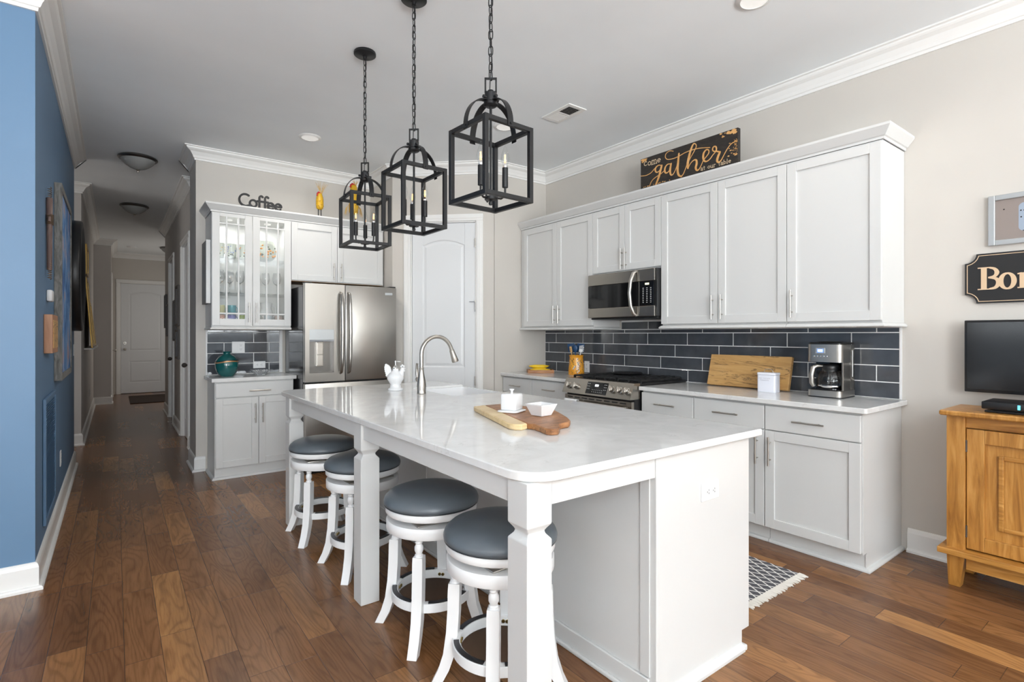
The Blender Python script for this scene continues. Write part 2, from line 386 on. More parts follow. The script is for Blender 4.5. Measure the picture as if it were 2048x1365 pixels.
def thing(name, label, cat, loc, group=None, rz=0):
    o = bpy.data.objects.new(name, None); COL.objects.link(o); o.empty_display_size = .1
    o.location = loc; o.rotation_euler = (0, 0, rz); return tag(o, label, cat, group)
def struct(o): o['kind'] = 'structure'; return o
def copy_thing(root, loc, label, rz=0, group=None):
    r = root.copy(); COL.objects.link(r); r.location = loc; r.rotation_euler = (0, 0, rz); r['label'] = label
    if group: r['group'] = group
    for ch in list(root.children):
        c = ch.copy(); COL.objects.link(c); c.parent = r
        for g in list(ch.children):
            d = g.copy(); COL.objects.link(d); d.parent = c
    return r
def FX(x): return Matrix(((0, -1, 0, x), (1, 0, 0, 0), (0, 0, 1, 0), (0, 0, 0, 1)))      # local x = world Y, local y = toward -X, z up
def FY(y): return Matrix(((1, 0, 0, 0), (0, -1, 0, y), (0, 0, 1, 0), (0, 0, 0, 1)))      # local x = world X, local y = toward -Y
def FXr(x): return Matrix(((0, -1, 0, x), (-1, 0, 0, 0), (0, 0, 1, 0), (0, 0, 0, 1)))    # local x = -Y (reads left to right), y toward -X
def FXp(x): return Matrix(((0, 1, 0, x), (1, 0, 0, 0), (0, 0, 1, 0), (0, 0, 0, 1)))      # local x = Y, y toward +X
def at(x, y, z=0, rz=0): return Matrix.Translation((x, y, z)) @ Matrix.Rotation(rz, 4, 'Z')
def arc(cx, cy, r, a0, a1, n=8): return [(cx+r*math.cos(math.radians(a0+(a1-a0)*i/n)), cy+r*math.sin(math.radians(a0+(a1-a0)*i/n))) for i in range(n+1)]

CROWN = [(0, -.115), (.012, -.115), (.014, -.098), (.022, -.095), (.03, -.075), (.05, -.045), (.075, -.03), (.082, -.022), (.084, -.012), (.1, -.01), (.1, 0)]
BASE = [(0, 0), (.034, 0), (.034, .012), (.028, .02), (.016, .022), (.016, .115), (.012, .13), (.006, .138), (0, .14)]
def run(mb, path, prof, z0, closed=False):
    """sweep a moulding profile (out, z) along a wall line; out is to the LEFT of the travel direction"""
    n = len(path); offs = []
    for i in range(n):
        p = Vector(path[i]); a = Vector(path[i-1]) if i or closed else None; b = Vector(path[(i+1) % n]) if i < n-1 or closed else None
        e1 = (p-a).normalized() if a is not None else None; e2 = (b-p).normalized() if b is not None else None
        n1 = Vector((-e1.y, e1.x)) if e1 else None; n2 = Vector((-e2.y, e2.x)) if e2 else None
        m = n1 if n2 is None else n2 if n1 is None else (n1+n2)/(1+n1.dot(n2)); offs.append(m)
    k = len(prof); vs = []; fs = []
    for i in range(n):
        for o, z in prof: vs.append((path[i][0]+offs[i].x*o, path[i][1]+offs[i].y*o, z0+z))
    for i in range(n-1):
        for j in range(k-1): fs.append((i*k+j, (i+1)*k+j, (i+1)*k+j+1, i*k+j+1))
    fs.append(tuple(range(k))); fs.append(tuple(reversed(range((n-1)*k, n*k)))); mb.add(vs, fs)

# ------------------------------------------------------------------ the shell
XR, YB, XL, YE = 3.861, 5.86, -.33, 14.4      # range wall, refrigerator wall, blue wall, hall end
YS = 4.50                                     # pantry stub wall
DA, DB = Vector((2.36, 5.25)), Vector((3.15, 4.50))   # diagonal pantry wall
XH = .70                                      # hall right wall
struct(MB().box(-6.1, 4.0, -4.4, 14.6, -.08, 0).build('floor', M['floor']))
struct(MB().box(-6.1, 4.0, -4.4, 14.6, CEIL, CEIL+.1).build('ceiling', M['ceil']))
def wall(name, m, *boxes):
    mb = MB()
    for b in boxes: mb.box(*b)
    return struct(mb.build(name, m))
wall('wall_right', M['wall'], (XR, XR+.12, -4.4, 4.62, 0, CEIL))
wall('wall_pantry_side', M['wall'], (3.16, XR, YS, YS+.1, 0, CEIL))
wall('wall_alcove_right', M['wall'], (2.36, 2.46, 5.25, YB, 0, CEIL))
wall('wall_back', M['wall'], (.62, 2.46, YB, YB+.12, 0, CEIL), (.62, .74, YB+.12, 6.35, 0, CEIL), (.74, 2.2, 6.23, 6.35, 0, CEIL))
wall('wall_passage_right', M['hallwall'], (2.2, 2.3, 6.35, 7.05, 0, CEIL), (XH+.1, 2.3, 7.05, 7.15, 0, CEIL))
wall('wall_left', M['blue'], (XL-.12, XL, 3.66, 6.9, 0, CEIL))
wall('wall_front_left', M['blue'], (-6.0, XL-.12, 3.66, 3.78, 0, CEIL))
wall('wall_passage_left', M['hallwall'], (-2.1, -2.0, 6.78, 8.06, 0, CEIL), (-2.0, XL-.12, 6.78, 6.9, 0, CEIL), (-2.1, -.44, 8.06, 8.16, 0, CEIL))
wall('wall_hall_left', M['hallwall'], (-.44, -.32, 8.06, 12.5, 0, CEIL))
wall('wall_foyer_left', M['hallwall'], (-.44, -.06, 12.5, YE, 0, CEIL))
wall('wall_hall_end', M['wall'], (-.44, .09, YE, YE+.12, 0, CEIL), (1.0, 1.8, YE, YE+.12, 0, CEIL), (.09, 1.0, YE, YE+.12, 2.45, CEIL))
wall('wall_foyer_right', M['hallwall'], (1.7, 1.8, 11.0, YE, 0, CEIL), (XH, 1.8, 10.9, 11.0, 0, CEIL))
HD = [(7.22, 8.02), (9.25, 9.95)]             # two hall doors
wall('wall_hall_right', M['hallwall'], (XH, XH+.1, 7.05, HD[0][0], 0, CEIL), (XH, XH+.1, HD[0][1], HD[1][0], 0, CEIL), (XH, XH+.1, HD[1][1], 10.9, 0, CEIL),
     (XH, XH+.1, *HD[0], 2.45, CEIL), (XH, XH+.1, *HD[1], 2.45, CEIL))
def opened(name, axis, pos, lo, hi, wins, m, z0=.5, z1=2.6, t=.12):
    mb = MB(); e = [lo]
    for a, b in wins: e += [a, b]
    e.append(hi)
    def bx(a, b, c, d):
        if axis == 'y': mb.box(a, b, pos-t, pos, c, d)
        else: mb.box(pos-t, pos, a, b, c, d)
    for i in range(0, len(e), 2): bx(e[i], e[i+1], 0, CEIL)
    for a, b in wins: bx(a, b, 0, z0); bx(a, b, z1, CEIL)
    struct(mb.build(name, m))
opened('wall_rear', 'y', -4.2, -6.1, 4.0, REAR_WIN, M['wall']); opened('wall_far_left', 'x', -6.0, -4.2, 3.78, LEFT_WIN, M['wall'])
k = 0
for axis, wins in (('y', REAR_WIN), ('x', LEFT_WIN)):
    for a, b in wins:
        k += 1; T = FY(-4.2) if axis == 'y' else FXp(-6.0)
        if axis == 'x': T = Matrix.Translation((-.06, 0, 0)) @ T
        else: T = Matrix.Translation((0, -.06, 0)) @ T
        mb = MB(T)
        for u0, u1, v0, v1 in ((a, a+.05, .5, 2.6), (b-.05, b, .5, 2.6), (a, b, .5, .55), (a, b, 2.55, 2.6), (a, b, 1.53, 1.57)): mb.box(u0, u1, -.03, .03, v0, v1)
        o = struct(mb.build('window_%d' % k, M['trim'])); MB(T).box(a+.05, b-.05, -.003, .003, .55, 2.55).build('pane', M['pane'], o)
# diagonal pantry wall with its door
ddir = (DB-DA).normalized(); dlen = (DB-DA).length
TD = Matrix(((ddir.x, ddir.y, 0, DA.x), (ddir.y, -ddir.x, 0, DA.y), (0, 0, 1, 0), (0, 0, 0, 1)))   # x along wall, y toward the room
if (TD @ Vector((0, 1, 0))-TD @ Vector((0, 0, 0))).xy.dot(Vector((-1, -1))) < 0:
    TD = Matrix(((ddir.x, -ddir.y, 0, DA.x), (ddir.y, ddir.x, 0, DA.y), (0, 0, 1, 0), (0, 0, 0, 1)))
d0, d1, dz = .200, .905, 2.50
struct(MB(TD).box(0, d0, -.1, 0, 0, CEIL).box(d1, dlen, -.1, 0, 0, CEIL).box(d0, d1, -.1, 0, dz, CEIL).build('wall_pantry', M['wall']))

def casing(mb, u0, u1, z1, w=.072, t=.018):
    for a, b in ((u0-w, u0), (u1, u1+w)): mb.box(a, b, 0, t, 0, z1, .004); mb.box(a+.012, b-.024, t, t+.006, 0, z1-.005, .002)
    mb.box(u0-w, u1+w, 0, t, z1, z1+w, .004); mb.box(u0-w, u1+w, t, t+.006, z1+.026, z1+w-.012, .002)
    mb.box(u0, u1, -.1, -.091, 0, z1); mb.box(u0, u0+.012, -.09, 0, 0, z1); mb.box(u1-.012, u1, -.09, 0, 0, z1); mb.box(u0, u1, -.09, 0, z1-.012, z1)  # full-width rear sheet is added to stop light leaking past the leaf
def door_leaf(T, name, u0, u1, z1, m, parent=None, recess=-.012):
    """two-panel door, arched upper panel"""
    mb = MB(T); y = recess; th = .035; mb.box(u0, u1, y-th, y-.008, .012, z1)
    W = u1-u0; sx = W*.165; a, b = u0+sx, u1-sx; zs = .95*z1/2.44; zr = .72*z1/2.44; zt = z1-.23; rise = .055
    mb.box(u0, a, y-.01, y, .012, z1, .002); mb.box(b, u1, y-.01, y, .012, z1, .002)
    mb.box(a, b, y-.01, y, .012, .24); mb.box(a, b, y-.01, y, zr, zs)
    n = 14; top = [(a+(b-a)*i/n, zt+rise*math.sin(math.pi*i/n)**.9 if 0 < i < n else zt) for i in range(n+1)]
    vs = []; fs = []
    for u, z in top: vs += [(u, y, z), (u, y, z1), (u, y-.01, z)]
    for i in range(n): o = i*3; fs += [(o, o+3, o+4, o+1), (o, o+2, o+5, o+3)]
    mb.add(vs, fs)
    def raised(poly):
        q = offset_poly(poly, -.014); r = offset_poly(poly, -.042); vs = [(p[0], y-.001, p[1]) for p in poly]+[(p[0], y-.010, p[1]) for p in q]+[(p[0], y-.002, p[1]) for p in r]; n = len(poly)
        mb.add(vs, [(i, (i+1) % n, n+(i+1) % n, n+i) for i in range(n)]+[(n+i, n+(i+1) % n, 2*n+(i+1) % n, 2*n+i) for i in range(n)]+[tuple(range(2*n, 3*n))])
    raised([(a, zs), (b, zs)]+[(u, z) for u, z in reversed(top)]); raised([(a, .24), (b, .24), (b, zr), (a, zr)])
    return mb.build(name, m, parent)
mb = MB(TD); casing(mb, d0, d1, dz); struct(mb.build('trim_1', M['trim']))
o = struct(door_leaf(TD, 'door_1', d0+.014, d1-.014, dz-.015, M['door']))
for z in (2.27, 1.62, .83): MB(TD).box(d1-.02, d1-.009, -.014, .006, z-.045, z+.045, .001).cyl((d1-.014, .006, z-.047), (d1-.014, .006, z+.047), .006, 8).build('hinge', M['nickel'], o)
MB(TD).box(d1-.075, d1-.012, -.011, -.002, 1.652, 1.660).box(d1-.017, d1-.011, -.011, .012, 1.55, 1.656).build('latch', M['concrete'], o)
# hall end door
mb = MB(FY(YE)); casing(mb, .09, 1.0, 2.45); struct(mb.build('trim_2', M['trim']))
o = struct(door_leaf(FY(YE), 'door_2', .105, .985, 2.435, M['door'], None, -.02))
for z, r in ((.985, .028), (1.12, .03)):
    MB(FY(YE)).cyl((.175, -.02, z), (.175, -.005, z), r, 16).sphere((.175, .02, z), .028 if z < 1.05 else .014).cyl((.175, -.01, z), (.175, .02, z), .01).build('door_knob' if z < 1.05 else 'deadbolt', M['nickel'], o, 40)
# hall right doors (face -X)
for i, (a, b) in enumerate(HD):
    T = FX(XH); mb = MB(T); casing(mb, a, b, 2.45); struct(mb.build('trim_%d' % (3+i), M['trim']))
    o = struct(door_leaf(T, 'door_%d' % (3+i), a+.014, b-.014, 2.435, M['door'], None, -.02))
    MB(T).cyl((a+.085, -.02, .95), (a+.085, -.008, .95), .03, 16).cyl((a+.085, -.01, .95), (a+.085, .03, .95), .011).sphere((a+.085, .045, .95), .028).build('door_knob', M['darkwood'], o, 40)
    for z in (2.2, 1.3, .3): MB(T).box(b-.02, b-.008, -.02, .006, z-.05, z+.05, .001).build('hinge', M['trim'], o)
# closet door on the foyer's left stub (faces +X)
T = FXp(-.06); mb = MB(T); casing(mb, 12.95, 13.75, 2.45)
struct(mb.build('trim_5', M['trim'])); o = struct(MB(T).box(12.965, 13.735, .002, .012, .012, 2.435, .002).build('door_5', M['door']))
MB(T).cyl((13.04, .01, 1.0), (13.04, .05, 1.0), .011).sphere((13.04, .06, 1.0), .028).build('door_knob', M['nickel'], o, 40)

# crown mouldings (out = left of travel)
def crown(name, *paths):
    mb = MB()
    for p in paths: run(mb, p, CROWN, CEIL)
    struct(mb.build(name, M['trim']))
crown('trim_6', [(XR, -4.2), (XR, YS), (3.15, YS), tuple(DA), (2.36, YB), (.62, YB), (.62, 6.35)])
crown('trim_7', [(XL, 6.9), (XL, 3.66), (-6.0, 3.66)])
crown('trim_8', [(-2.0, 8.06), (-.32, 8.06), (-.32, 12.5), (-.06, 12.5), (-.06, YE), (1.7, YE)][::-1])
crown('trim_9', [(XH, 10.9), (XH, 7.05), (2.2, 7.05)][::-1])
def base(name, *paths):
    mb = MB()
    for p in paths: run(mb, p, BASE, 0)
    struct(mb.build(name, M['trim']))
base('baseboard_right', [(XR, -4.2), (XR, 1.125)])
base('baseboard_left', [(XL, 6.9), (XL, 3.66), (-6.0, 3.66)])
base('baseboard_back', [(.70, YB), (.62, YB), (.62, 6.35)])
base('baseboard_hall_left', [(-.06, YE), (-.06, 13.83)], [(-.06, 12.87), (-.06, 12.5), (-.32, 12.5), (-.32, 8.06), (-2.0, 8.06)])
base('baseboard_hall_right', [(2.2, 7.05), (XH, 7.05), (XH, HD[0][0]-.073)], [(XH, HD[0][1]+.073), (XH, HD[1][0]-.073)], [(XH, HD[1][1]+.073), (XH, 11.0)])
base('baseboard_pantry', [tuple((TD @ Vector((dlen, 0, 0))).xy), tuple((TD @ Vector((d1+.073, 0, 0))).xy)])

# ------------------------------------------------------------------ cabinet helpers
def pull(T, parent, u, v, n0, length=.16, vert=True):
    mb = MB(T); r = .0055; off = .03
    if vert:
        mb.cyl((u, n0+off, v-length/2), (u, n0+off, v+length/2), r, 12)
        for d in (-.3, .3): mb.cyl((u, n0, v+d*length), (u, n0+off, v+d*length), .0045, 10)
    else:
        mb.cyl((u-length/2, n0+off, v), (u+length/2, n0+off, v), r, 12)
        for d in (-.3, .3): mb.cyl((u+d*length, n0, v), (u+d*length, n0+off, v), .0045, 10)
    return mb.build('handle', M['nickel'], parent, 40)
def shaker(T, parent, u0, u1, v0, v1, n0, t=.02, st=.058, name='door'):
    mb = MB(T)
    mb.box(u0, u0+st, n0, n0+t, v0, v1, .0018).box(u1-st, u1, n0, n0+t, v0, v1, .0018)
    mb.box(u0+st, u1-st, n0, n0+t, v1-st, v1, .0018).box(u0+st, u1-st, n0, n0+t, v0, v0+st, .0018)
    mb.box(u0+st-.004, u1-st+.004, n0, n0+t-.011, v0+st-.004, v1-st+.004)
    return mb.build(name, M['cab'], parent)
def slab_front(T, parent, u0, u1, v0, v1, n0, t=.02):
    return MB(T).box(u0, u1, n0, n0+t, v0, v1, .003).build('drawer', M['cab'], parent)
CABCROWN = [(0, 0), (.006, 0), (.008, .014), (.016, .018), (.05, .062), (.05, .076), (0, .076)]
RAIL = [(0, 0), (.014, 0), (.018, .006), (.014, .014), (.004, .022), (0, .024)]

# ------------------------------------------------------------------ range wall: uppers
XU = 3.49; XF = 3.51
uY = [4.434, 3.416, 2.660, 1.674, 1.143]
g = .0015
def upper(label, y0, y1, z0, z1, doors, handles, rail=True):
    t = thing('upper_cabinet', label, 'cabinet', (XR-.17, (y0+y1)/2, z0), 'white wall cabinets over the range counter')
    MB().box(XF, XR-.002, y0+g, y1-g, z0, z1, .001).build('body', M['cab'], t)
    for (a, b), h in zip(doors, handles):
        d = shaker(FX(XF), t, a+.002, b-.002, z0+.012, z1-.012, .0005)
        if h: pull(FX(XF), d, h[0], h[1], .0205, .175)
    if rail:
        mb = MB(); p = [(XF-.012, y0+g), (XF-.012, y1-g)]
        if y0 < 1.2 or abs(y0-uY[1]) < .01: p = [(XR-.003, y0+g)]+p
        if abs(y1-uY[2]) < .01: p = p+[(XR-.003, y1-g)]
        run(mb, p, RAIL, z0-.0245)
        mb.build('light_rail', M['cab'], t)
    return t
ZU0, ZU1 = 1.385, 2.432
upper('white two door wall cabinet in the corner beside the pantry, left of microwave', uY[1], 4.494, ZU0, ZU1, [(3.907, uY[0]), (uY[1], 3.907)], [(3.93, 1.51), (3.86, 1.51)])
upper('short white two door wall cabinet directly above the microwave', uY[2], uY[1], 1.852, ZU1, [(3.037, uY[1]), (uY[2], 3.037)], [(3.06, 1.962), (3.015, 1.962)], False)
upper('tall white two door wall cabinet just right of the microwave', uY[3], uY[2], ZU0, ZU1, [(2.165, uY[2]), (uY[3], 2.165)], [(2.20, 1.512), (2.127, 1.512)])
upper('wide white single door wall cabinet at the open right end of the run', uY[4], uY[3], ZU0, ZU1, [(uY[4], uY[3])], [(1.638, 1.512)])
mb = MB(); run(mb, [(XR-.003, uY[4]-.002), (XF-.002, uY[4]-.002), (XF-.002, 4.494)], CABCROWN, ZU1+.0015)
tag(mb.build('cabinet_crown_molding', M['cab'], None, None, (3.68, 2.8, ZU1)), 'long white crown molding along the top of the range wall cabinets', 'molding')
for i, y in enumerate((1.35, 1.9, 2.42, 3.9)):
    tag(MB().lathe([(.0, 0), (.03, 0), (.034, .006), (.034, .0235), (0, .0235)], 20, (3.62, y, ZU0-.0245)).build('puck_light', M['plate'], None, 40, (3.62, y, ZU0)),
        ['white puck light under the end wall cabinet above the coffee maker', 'white puck light under the wall cabinets above the tin canister', 'white puck light under the wall cabinet right of the microwave', 'white puck light under the corner wall cabinet above the utensil crock'][i], 'light', 'puck lights under the wall cabinets')

# ------------------------------------------------------------------ range wall: bases and counters
XD, XB, ZC = 3.26, 3.28, .914
def base_unit(label, y0, y1, drawers, doors, dh, hh, end=False):
    t = thing('base_cabinet', label, 'cabinet', ((XB+XR)/2, (y0+y1)/2, 0), 'white base cabinets along the range wall')
    mb = MB(); mb.box(XB, XR-.003, y0+g, y1-g, .105, .883).box(XB+.05, XR-.003, y0+g, y1-g, 0.001, .105)
    mb.build('body', M['cab'], t)
    T = FX(XB)
    for a, b in drawers:
        d = slab_front(T, t, a+.003, b-.003, .722, .870, .0005); pull(T, d, (a+b)/2, .793, .0205, .178, False)
    for (a, b), h in zip(doors, hh):
        d = shaker(T, t, a+.003, b-.003, .112, .716, .0005)
        if h: pull(T, d, h, .59, .0205, .178)
    mb = MB(); p = [(XB+.05, y0+g), (XB+.05, y1-g)]
    if end: p = [(XR-.004, y0+g-.006)]+[(XB+.05, y0+g-.006), (XB+.05, y1-g)]
    run(mb, p, [(0, 0), (.02, 0), (.02, .008), (.014, .018), (0, .022)], .001); mb.build('shoe_molding', M['cab'], t)
    if end:
        mb = MB(); mb.box(XB-.002, XR-.003, y0-.005, y0+.001, .105, .883).box(XB+.045, XR-.003, y0-.005, y0+.001, .002, .105); mb.build('end_panel', M['cab'], t)
    return t
base_unit('white base cabinet at the open end below the coffee maker', 1.164, 1.700, [(1.164, 1.700)], [(1.164, 1.700)], 0, [1.662], True)
base_unit('white base cabinet below the leaning cutting board', 1.700, 2.208, [(1.700, 2.208)], [(1.700, 2.208)], 0, [1.745])
base_unit('white base cabinet immediately right of the gas range', 2.208, 2.668, [(2.208, 2.668)], [(2.208, 2.668)], 0, [2.25])
base_unit('white base cabinet immediately left of the gas range below the crock', 3.452, 4.012, [(3.452, 4.012)], [(3.452, 4.012)], 0, [3.97])
base_unit('white base cabinet in the corner below the banana tray', 4.012, 4.494, [(4.012, 4.494)], [(4.012, 4.494)], 0, [4.06])
def rrect(x0, x1, y0, y1, rs, n=8):
    r = list(rs); P = []
    for (cx, cy, a0), q in zip(((x0, y0, 180), (x1, y0, 270), (x1, y1, 0), (x0, y1, 90)), r):
        if q <= 0: P.append((cx, cy)); continue
        ox = cx+q if cx == x0 else cx-q; oy = cy+q if cy == y0 else cy-q; P += arc(ox, oy, q, a0, a0+90, n)
    return P
tag(MB().prism(rrect(3.235, XR-.0015, 1.128, 2.672, (.018, 0, 0, 0)), .884, ZC, .003).build('countertop', M['quartz'], None, 30, (3.55, 1.9, .884)), 'white quartz countertop right of the range under the coffee maker', 'countertop')
tag(MB().prism(rrect(3.235, XR-.0015, 3.447, YS-.002, (0, 0, 0, 0)), .884, ZC, .003).build('countertop', M['quartz'], None, 30, (3.55, 4.0, .884)), 'short white quartz countertop left of the range in the corner', 'countertop')
# backsplash: 16 x 4 inch glazed tiles, third-offset courses
def tiles(T, u0, u1, z0, z1, pitch, rowh, starts, zb):
    mb = MB(T); mb.box(u0, u1, .001, .0078, z0, z1); mb.k = 1; gr = .0028; row = 0; z = zb
    while z < z1-.01:
        a = max(z, z0)+gr; b = min(z+rowh, z1)-gr; s0 = starts[row % len(starts)]; u = s0-math.ceil((s0-u0)/pitch)*pitch
        while u < u1:
            p, q = max(u, u0)+gr, min(u+pitch, u1)-gr
            if q-p > .012 and b-a > .01: mb.box(p, q, .004, .0095, a, b, .0018)
            u += pitch
        z += rowh; row += 1
    return mb
mb = tiles(FX(XR), 1.165, YS-.001, ZC+.002, 1.3595, .4125, .1033, (1.425, 1.289, 1.552, 1.431, 1.288), ZC)
m2 = tiles(FX(XR), 2.69, 3.39, 1.3605, 1.446, .4125, .1033, (1.425,), 1.329)
o_ = len(mb.v); mb.v += m2.v; mb.f += [[i+o_ for i in f] for f in m2.f]; mb.m += m2.m
mb.k = 2; mb.box(1.155, 1.166, .001, .011, ZC+.002, 1.3595); o = mb.build('backsplash', [M['grout'], M['tile'], M['plate']], None, None, (XR, 2.8, ZC))
tag(o, 'dark slate glazed subway tile backsplash with white grout behind the range', 'backsplash')

def outlet(name, T, u, v, gang, label, cat, kind='outlet', hor=False, par=None, n0=.0):
    w_, h_ = .07+.046*(gang-1), .115
    if hor: w_, h_ = .115, .07
    mb = MB(T).box(u-w_/2, u+w_/2, n0, n0+.006, v-h_/2, v+h_/2, .0025)
    org = T @ Vector((u, n0, v)); t = thing(name, label, cat, org)
    mb.build('cover_plate', M['plate'], t)
    for i in range(gang):
        cu = u-(gang-1)*.023+i*.046
        if kind == 'switch' or kind == 'mixed' and i < gang-1: MB(T).box(cu-.016, cu+.016, n0+.006, n0+.009, v-.033, v+.033, .002).build('rocker_switch', M['plate'], t)
        else:
            mm = MB(T)
            for s_ in (-1, 1):
                if hor: a, b = cu+s_*.02, v
                else: a, b = cu, v+s_*.02
                mm.k = 0; mm.lathe([(.0, 0), (.0165, 0), (.0165, 0.0)], 4) if False else mm.box(a-.014, a+.014, n0+.006, n0+.0085, b-.014, b+.014, .003)
                mm.k = 1
                for dx, dz in ((-.006, .004), (.006, .004), (0, -.006)):
                    if hor: dx, dz = dz, dx
                    mm.box(a+dx-.0012, a+dx+.0012, n0+.0082, n0+.009, b+dz-.0035, b+dz+.0035)
            mm.build('socket', [M['plate'], M['seam']], t)
    return t
outlet('wall_outlet', FX(XR-.0095), 3.845, .985, 1, 'white outlet plate on the slate tile just right of the orange crock', 'outlet')

# ------------------------------------------------------------------ microwave
t = thing('microwave', 'stainless steel over the range microwave with curved bar handle', 'microwave', (3.65, 3.04, 1.45))
y0, y1, xm = 2.664, 3.412, 3.435; T = FX(xm)
MB().box(xm+.012, XR-.003, y0, y1, 1.462, 1.848, .003).build('body', M['blackp'], t)
yd = 2.84
MB(T).box(yd+.0015, y1, -.012, .006, 1.748, 1.846, .003).box(yd+.0015, y1, -.012, .006, 1.462, 1.546, .003).build('door_frame', M['steel2'], t)
d = MB(T).box(yd+.0015, y1, -.011, .005, 1.548, 1.746, .001).build('door_window', M['blackg'], t)
for za, zb in ((1.748, 1.846), (1.462, 1.546)): MB(T).box(y0+.012, yd-.0015, -.012, .006, za, zb, .003).build('trim_plate', M['steel2'], t)
mb = MB(T).box(y0+.02, yd-.0015, -.011, .005, 1.548, 1.746, .001); mb.k = 1
for r in range(9):
    for c_ in range(3):
        uu = y0+.125-c_*.038; zz = 1.690-r*.0145; mb.box(uu-.006, uu+.006, .0045, .0055, zz-.0025, zz+.0025)
p = mb.build('control_panel', [M['blackg'], M['legend']], t)
MB(T).box(y0+.066, y0+.106, .005, .0056, 1.716, 1.731).build('display', M['amberdisplay'], p)
MB(T).tube([(yd+.02, .004, 1.835), (yd+.028, .03, 1.82), (yd+.04, .05, 1.76), (yd+.046, .058, 1.655), (yd+.04, .05, 1.55), (yd+.028, .03, 1.485), (yd+.02, .004, 1.468)], [.012, .014, .015, .015, .015, .014, .012], 12).build('handle', M['steel'], t, 50)
MB().box(3.46, XR-.01, y0+.01, y1-.01, 1.447, 1.462, .004).build('vent_base', M['blackp'], t)
# ------------------------------------------------------------------ gas range
t = thing('gas_range', 'stainless steel slide in gas range with black grates', 'range', (3.5, 3.06, 0))
a, b = 2.682, 3.440
MB().box(3.20, XR-.012, a, b, .06, .905, .003).build('body', M['blackp'], t)
mb = MB(); q = [(3.140, .812), (3.192, .936), (3.26, .936), (3.26, .812)]
vs = [(x, y, z) for y in (a-.002, b+.002) for x, z in q]; mb.add(vs, [(0, 1, 2, 3), (4, 7, 6, 5), (0, 4, 5, 1), (1, 5, 6, 2), (2, 6, 7, 3), (3, 7, 4, 0)])
cp = mb.build('control_panel', M['steel2'], t)
sl = Vector((3.192-3.140, 0, .936-.812)).normalized(); nn = Vector((-sl.z, 0, sl.x))
TP = Matrix(((0, nn.x, sl.x, 3.166), (1, 0, 0, 0), (0, nn.z, sl.z, .874), (0, 0, 0, 1)))
mb = MB(TP).box(2.935, 3.165, 0, .0015, -.053, .05, .0006); mb.k = 1
for i in range(6):
    for j in range(2): mb.box(2.985+i*.021, 2.991+i*.021, .0012, .0018, -.02-j*.018, -.016-j*.018)
for i in range(2):
    for j in range(3): mb.box(2.945+i*.018, 2.955+i*.018, .0012, .0018, .03-j*.022, .034-j*.022); mb.box(3.13+i*.018, 3.14+i*.018, .0012, .0018, .03-j*.022, .034-j*.022)
mb.k = 2; mb.box(3.035, 3.075, .0012, .0019, .012, .030)
mb.build('touch_display', [M['blackg'], M['legend'], M['whitedisplay']], cp)
for y in (3.375, 3.285, 2.88, 2.80, 2.725):
    kb = MB(TP @ Matrix.Translation((y, 0, 0)) @ Matrix.Rotation(-math.pi/2, 4, 'X')); kb.lathe([(.028, 0), (.028, .006), (.023, .008), (.022, .03), (.019, .033), (0, .033)], 24)
    kb.T = TP @ Matrix.Translation((y, 0, 0)); kb.box(-.005, .005, .03, .042, -.021, .021, .002); kb.build('knob', M['nickel'], t, 40)
od = MB().box(3.168, 3.20, a+.004, b-.004, .15, .795, .004).build('oven_door', M['steel2'], t)
MB().box(3.165, 3.169, a+.09, b-.09, .30, .62).build('window', M['blackg'], od)
mb = MB()
for i in range(8): mb.box(3.1665, 3.169, a+.06+i*.085, a+.12+i*.085, .772, .780)
mb.build('vent_slots', M['seam'], od)
MB().cyl((3.125, a+.03, .745), (3.125, b-.03, .745), .012, 14).box(3.125, 3.17, a+.06, a+.08, .737, .753).box(3.125, 3.17, b-.08, b-.06, .737, .753).build('handle', M['steel'], od, 40)
MB().box(3.172, 3.20, a+.004, b-.004, .065, .145, .004).build('drawer', M['steel2'], t)
MB().box(3.262, XR-.013, a-.006, b+.006, .9155, .932, .003).build('cooktop', M['iron'], t)
for i in range(3):
    w3 = (b-a)/3; ya = a+i*w3+.006; yb = a+(i+1)*w3-.006; mb = MB(); x0, x1, zz = 3.275, 3.80, .955
    mb.box(x0, x0+.012, ya, yb, zz-.01, zz+.004, .003).box(x1-.012, x1, ya, yb, zz-.01, zz+.004, .003).box(x0, x1, ya, ya+.012, zz-.01, zz+.004, .003).box(x0, x1, yb-.012, yb, zz-.01, zz+.004, .003)
    for f in (.28, .5, .72): mb.box(x0, x1, ya+f*(yb-ya)-.005, ya+f*(yb-ya)+.005, zz-.004, zz+.008, .002)
    for f in (.25, .5, .75): xx = x0+f*(x1-x0); mb.box(xx-.005, xx+.005, ya, yb, zz-.006, zz+.006, .002)
    for xx in (x0+.006, x1-.006):
        for yy in (ya+.006, yb-.006, (ya+yb)/2): mb.box(xx-.008, xx+.008, yy-.008, yy+.008, .932, zz-.004)
    mb.build('grate', M['iron'], t)
for x, y, r in ((3.40, 2.80, .045), (3.67, 2.80, .035), (3.53, 3.06, .05), (3.40, 3.32, .04), (3.67, 3.32, .045)):
    MB().lathe([(r+.012, 0), (r+.012, .006), (r, .007), (r, .014), (0, .016)], 20, (x, y, .932)).build('burner', M['iron'], t, 40)
tag(MB().lathe([(.0, 0), (.105, 0), (.125, .006), (.135, .014), (.13, .016), (.12, .008), (0, .005)], 36).build('griddle_pan', M['iron'], None, 40), 'flat round black griddle resting on the centre grate of the range', 'griddle').location = (3.60, 3.10, .9645)
tw = MB(); ty0, ty1 = 3.235, 3.385
prof = [(3.150, .60), (3.146, .70), (3.143, .745)]+[(3.125+.018*math.cos(math.radians(an)), .745+.018*math.sin(math.radians(an))) for an in range(20, 181, 20)]+[(3.107, .745), (3.104, .69), (3.106, .56)]
vs = []; m_ = 10
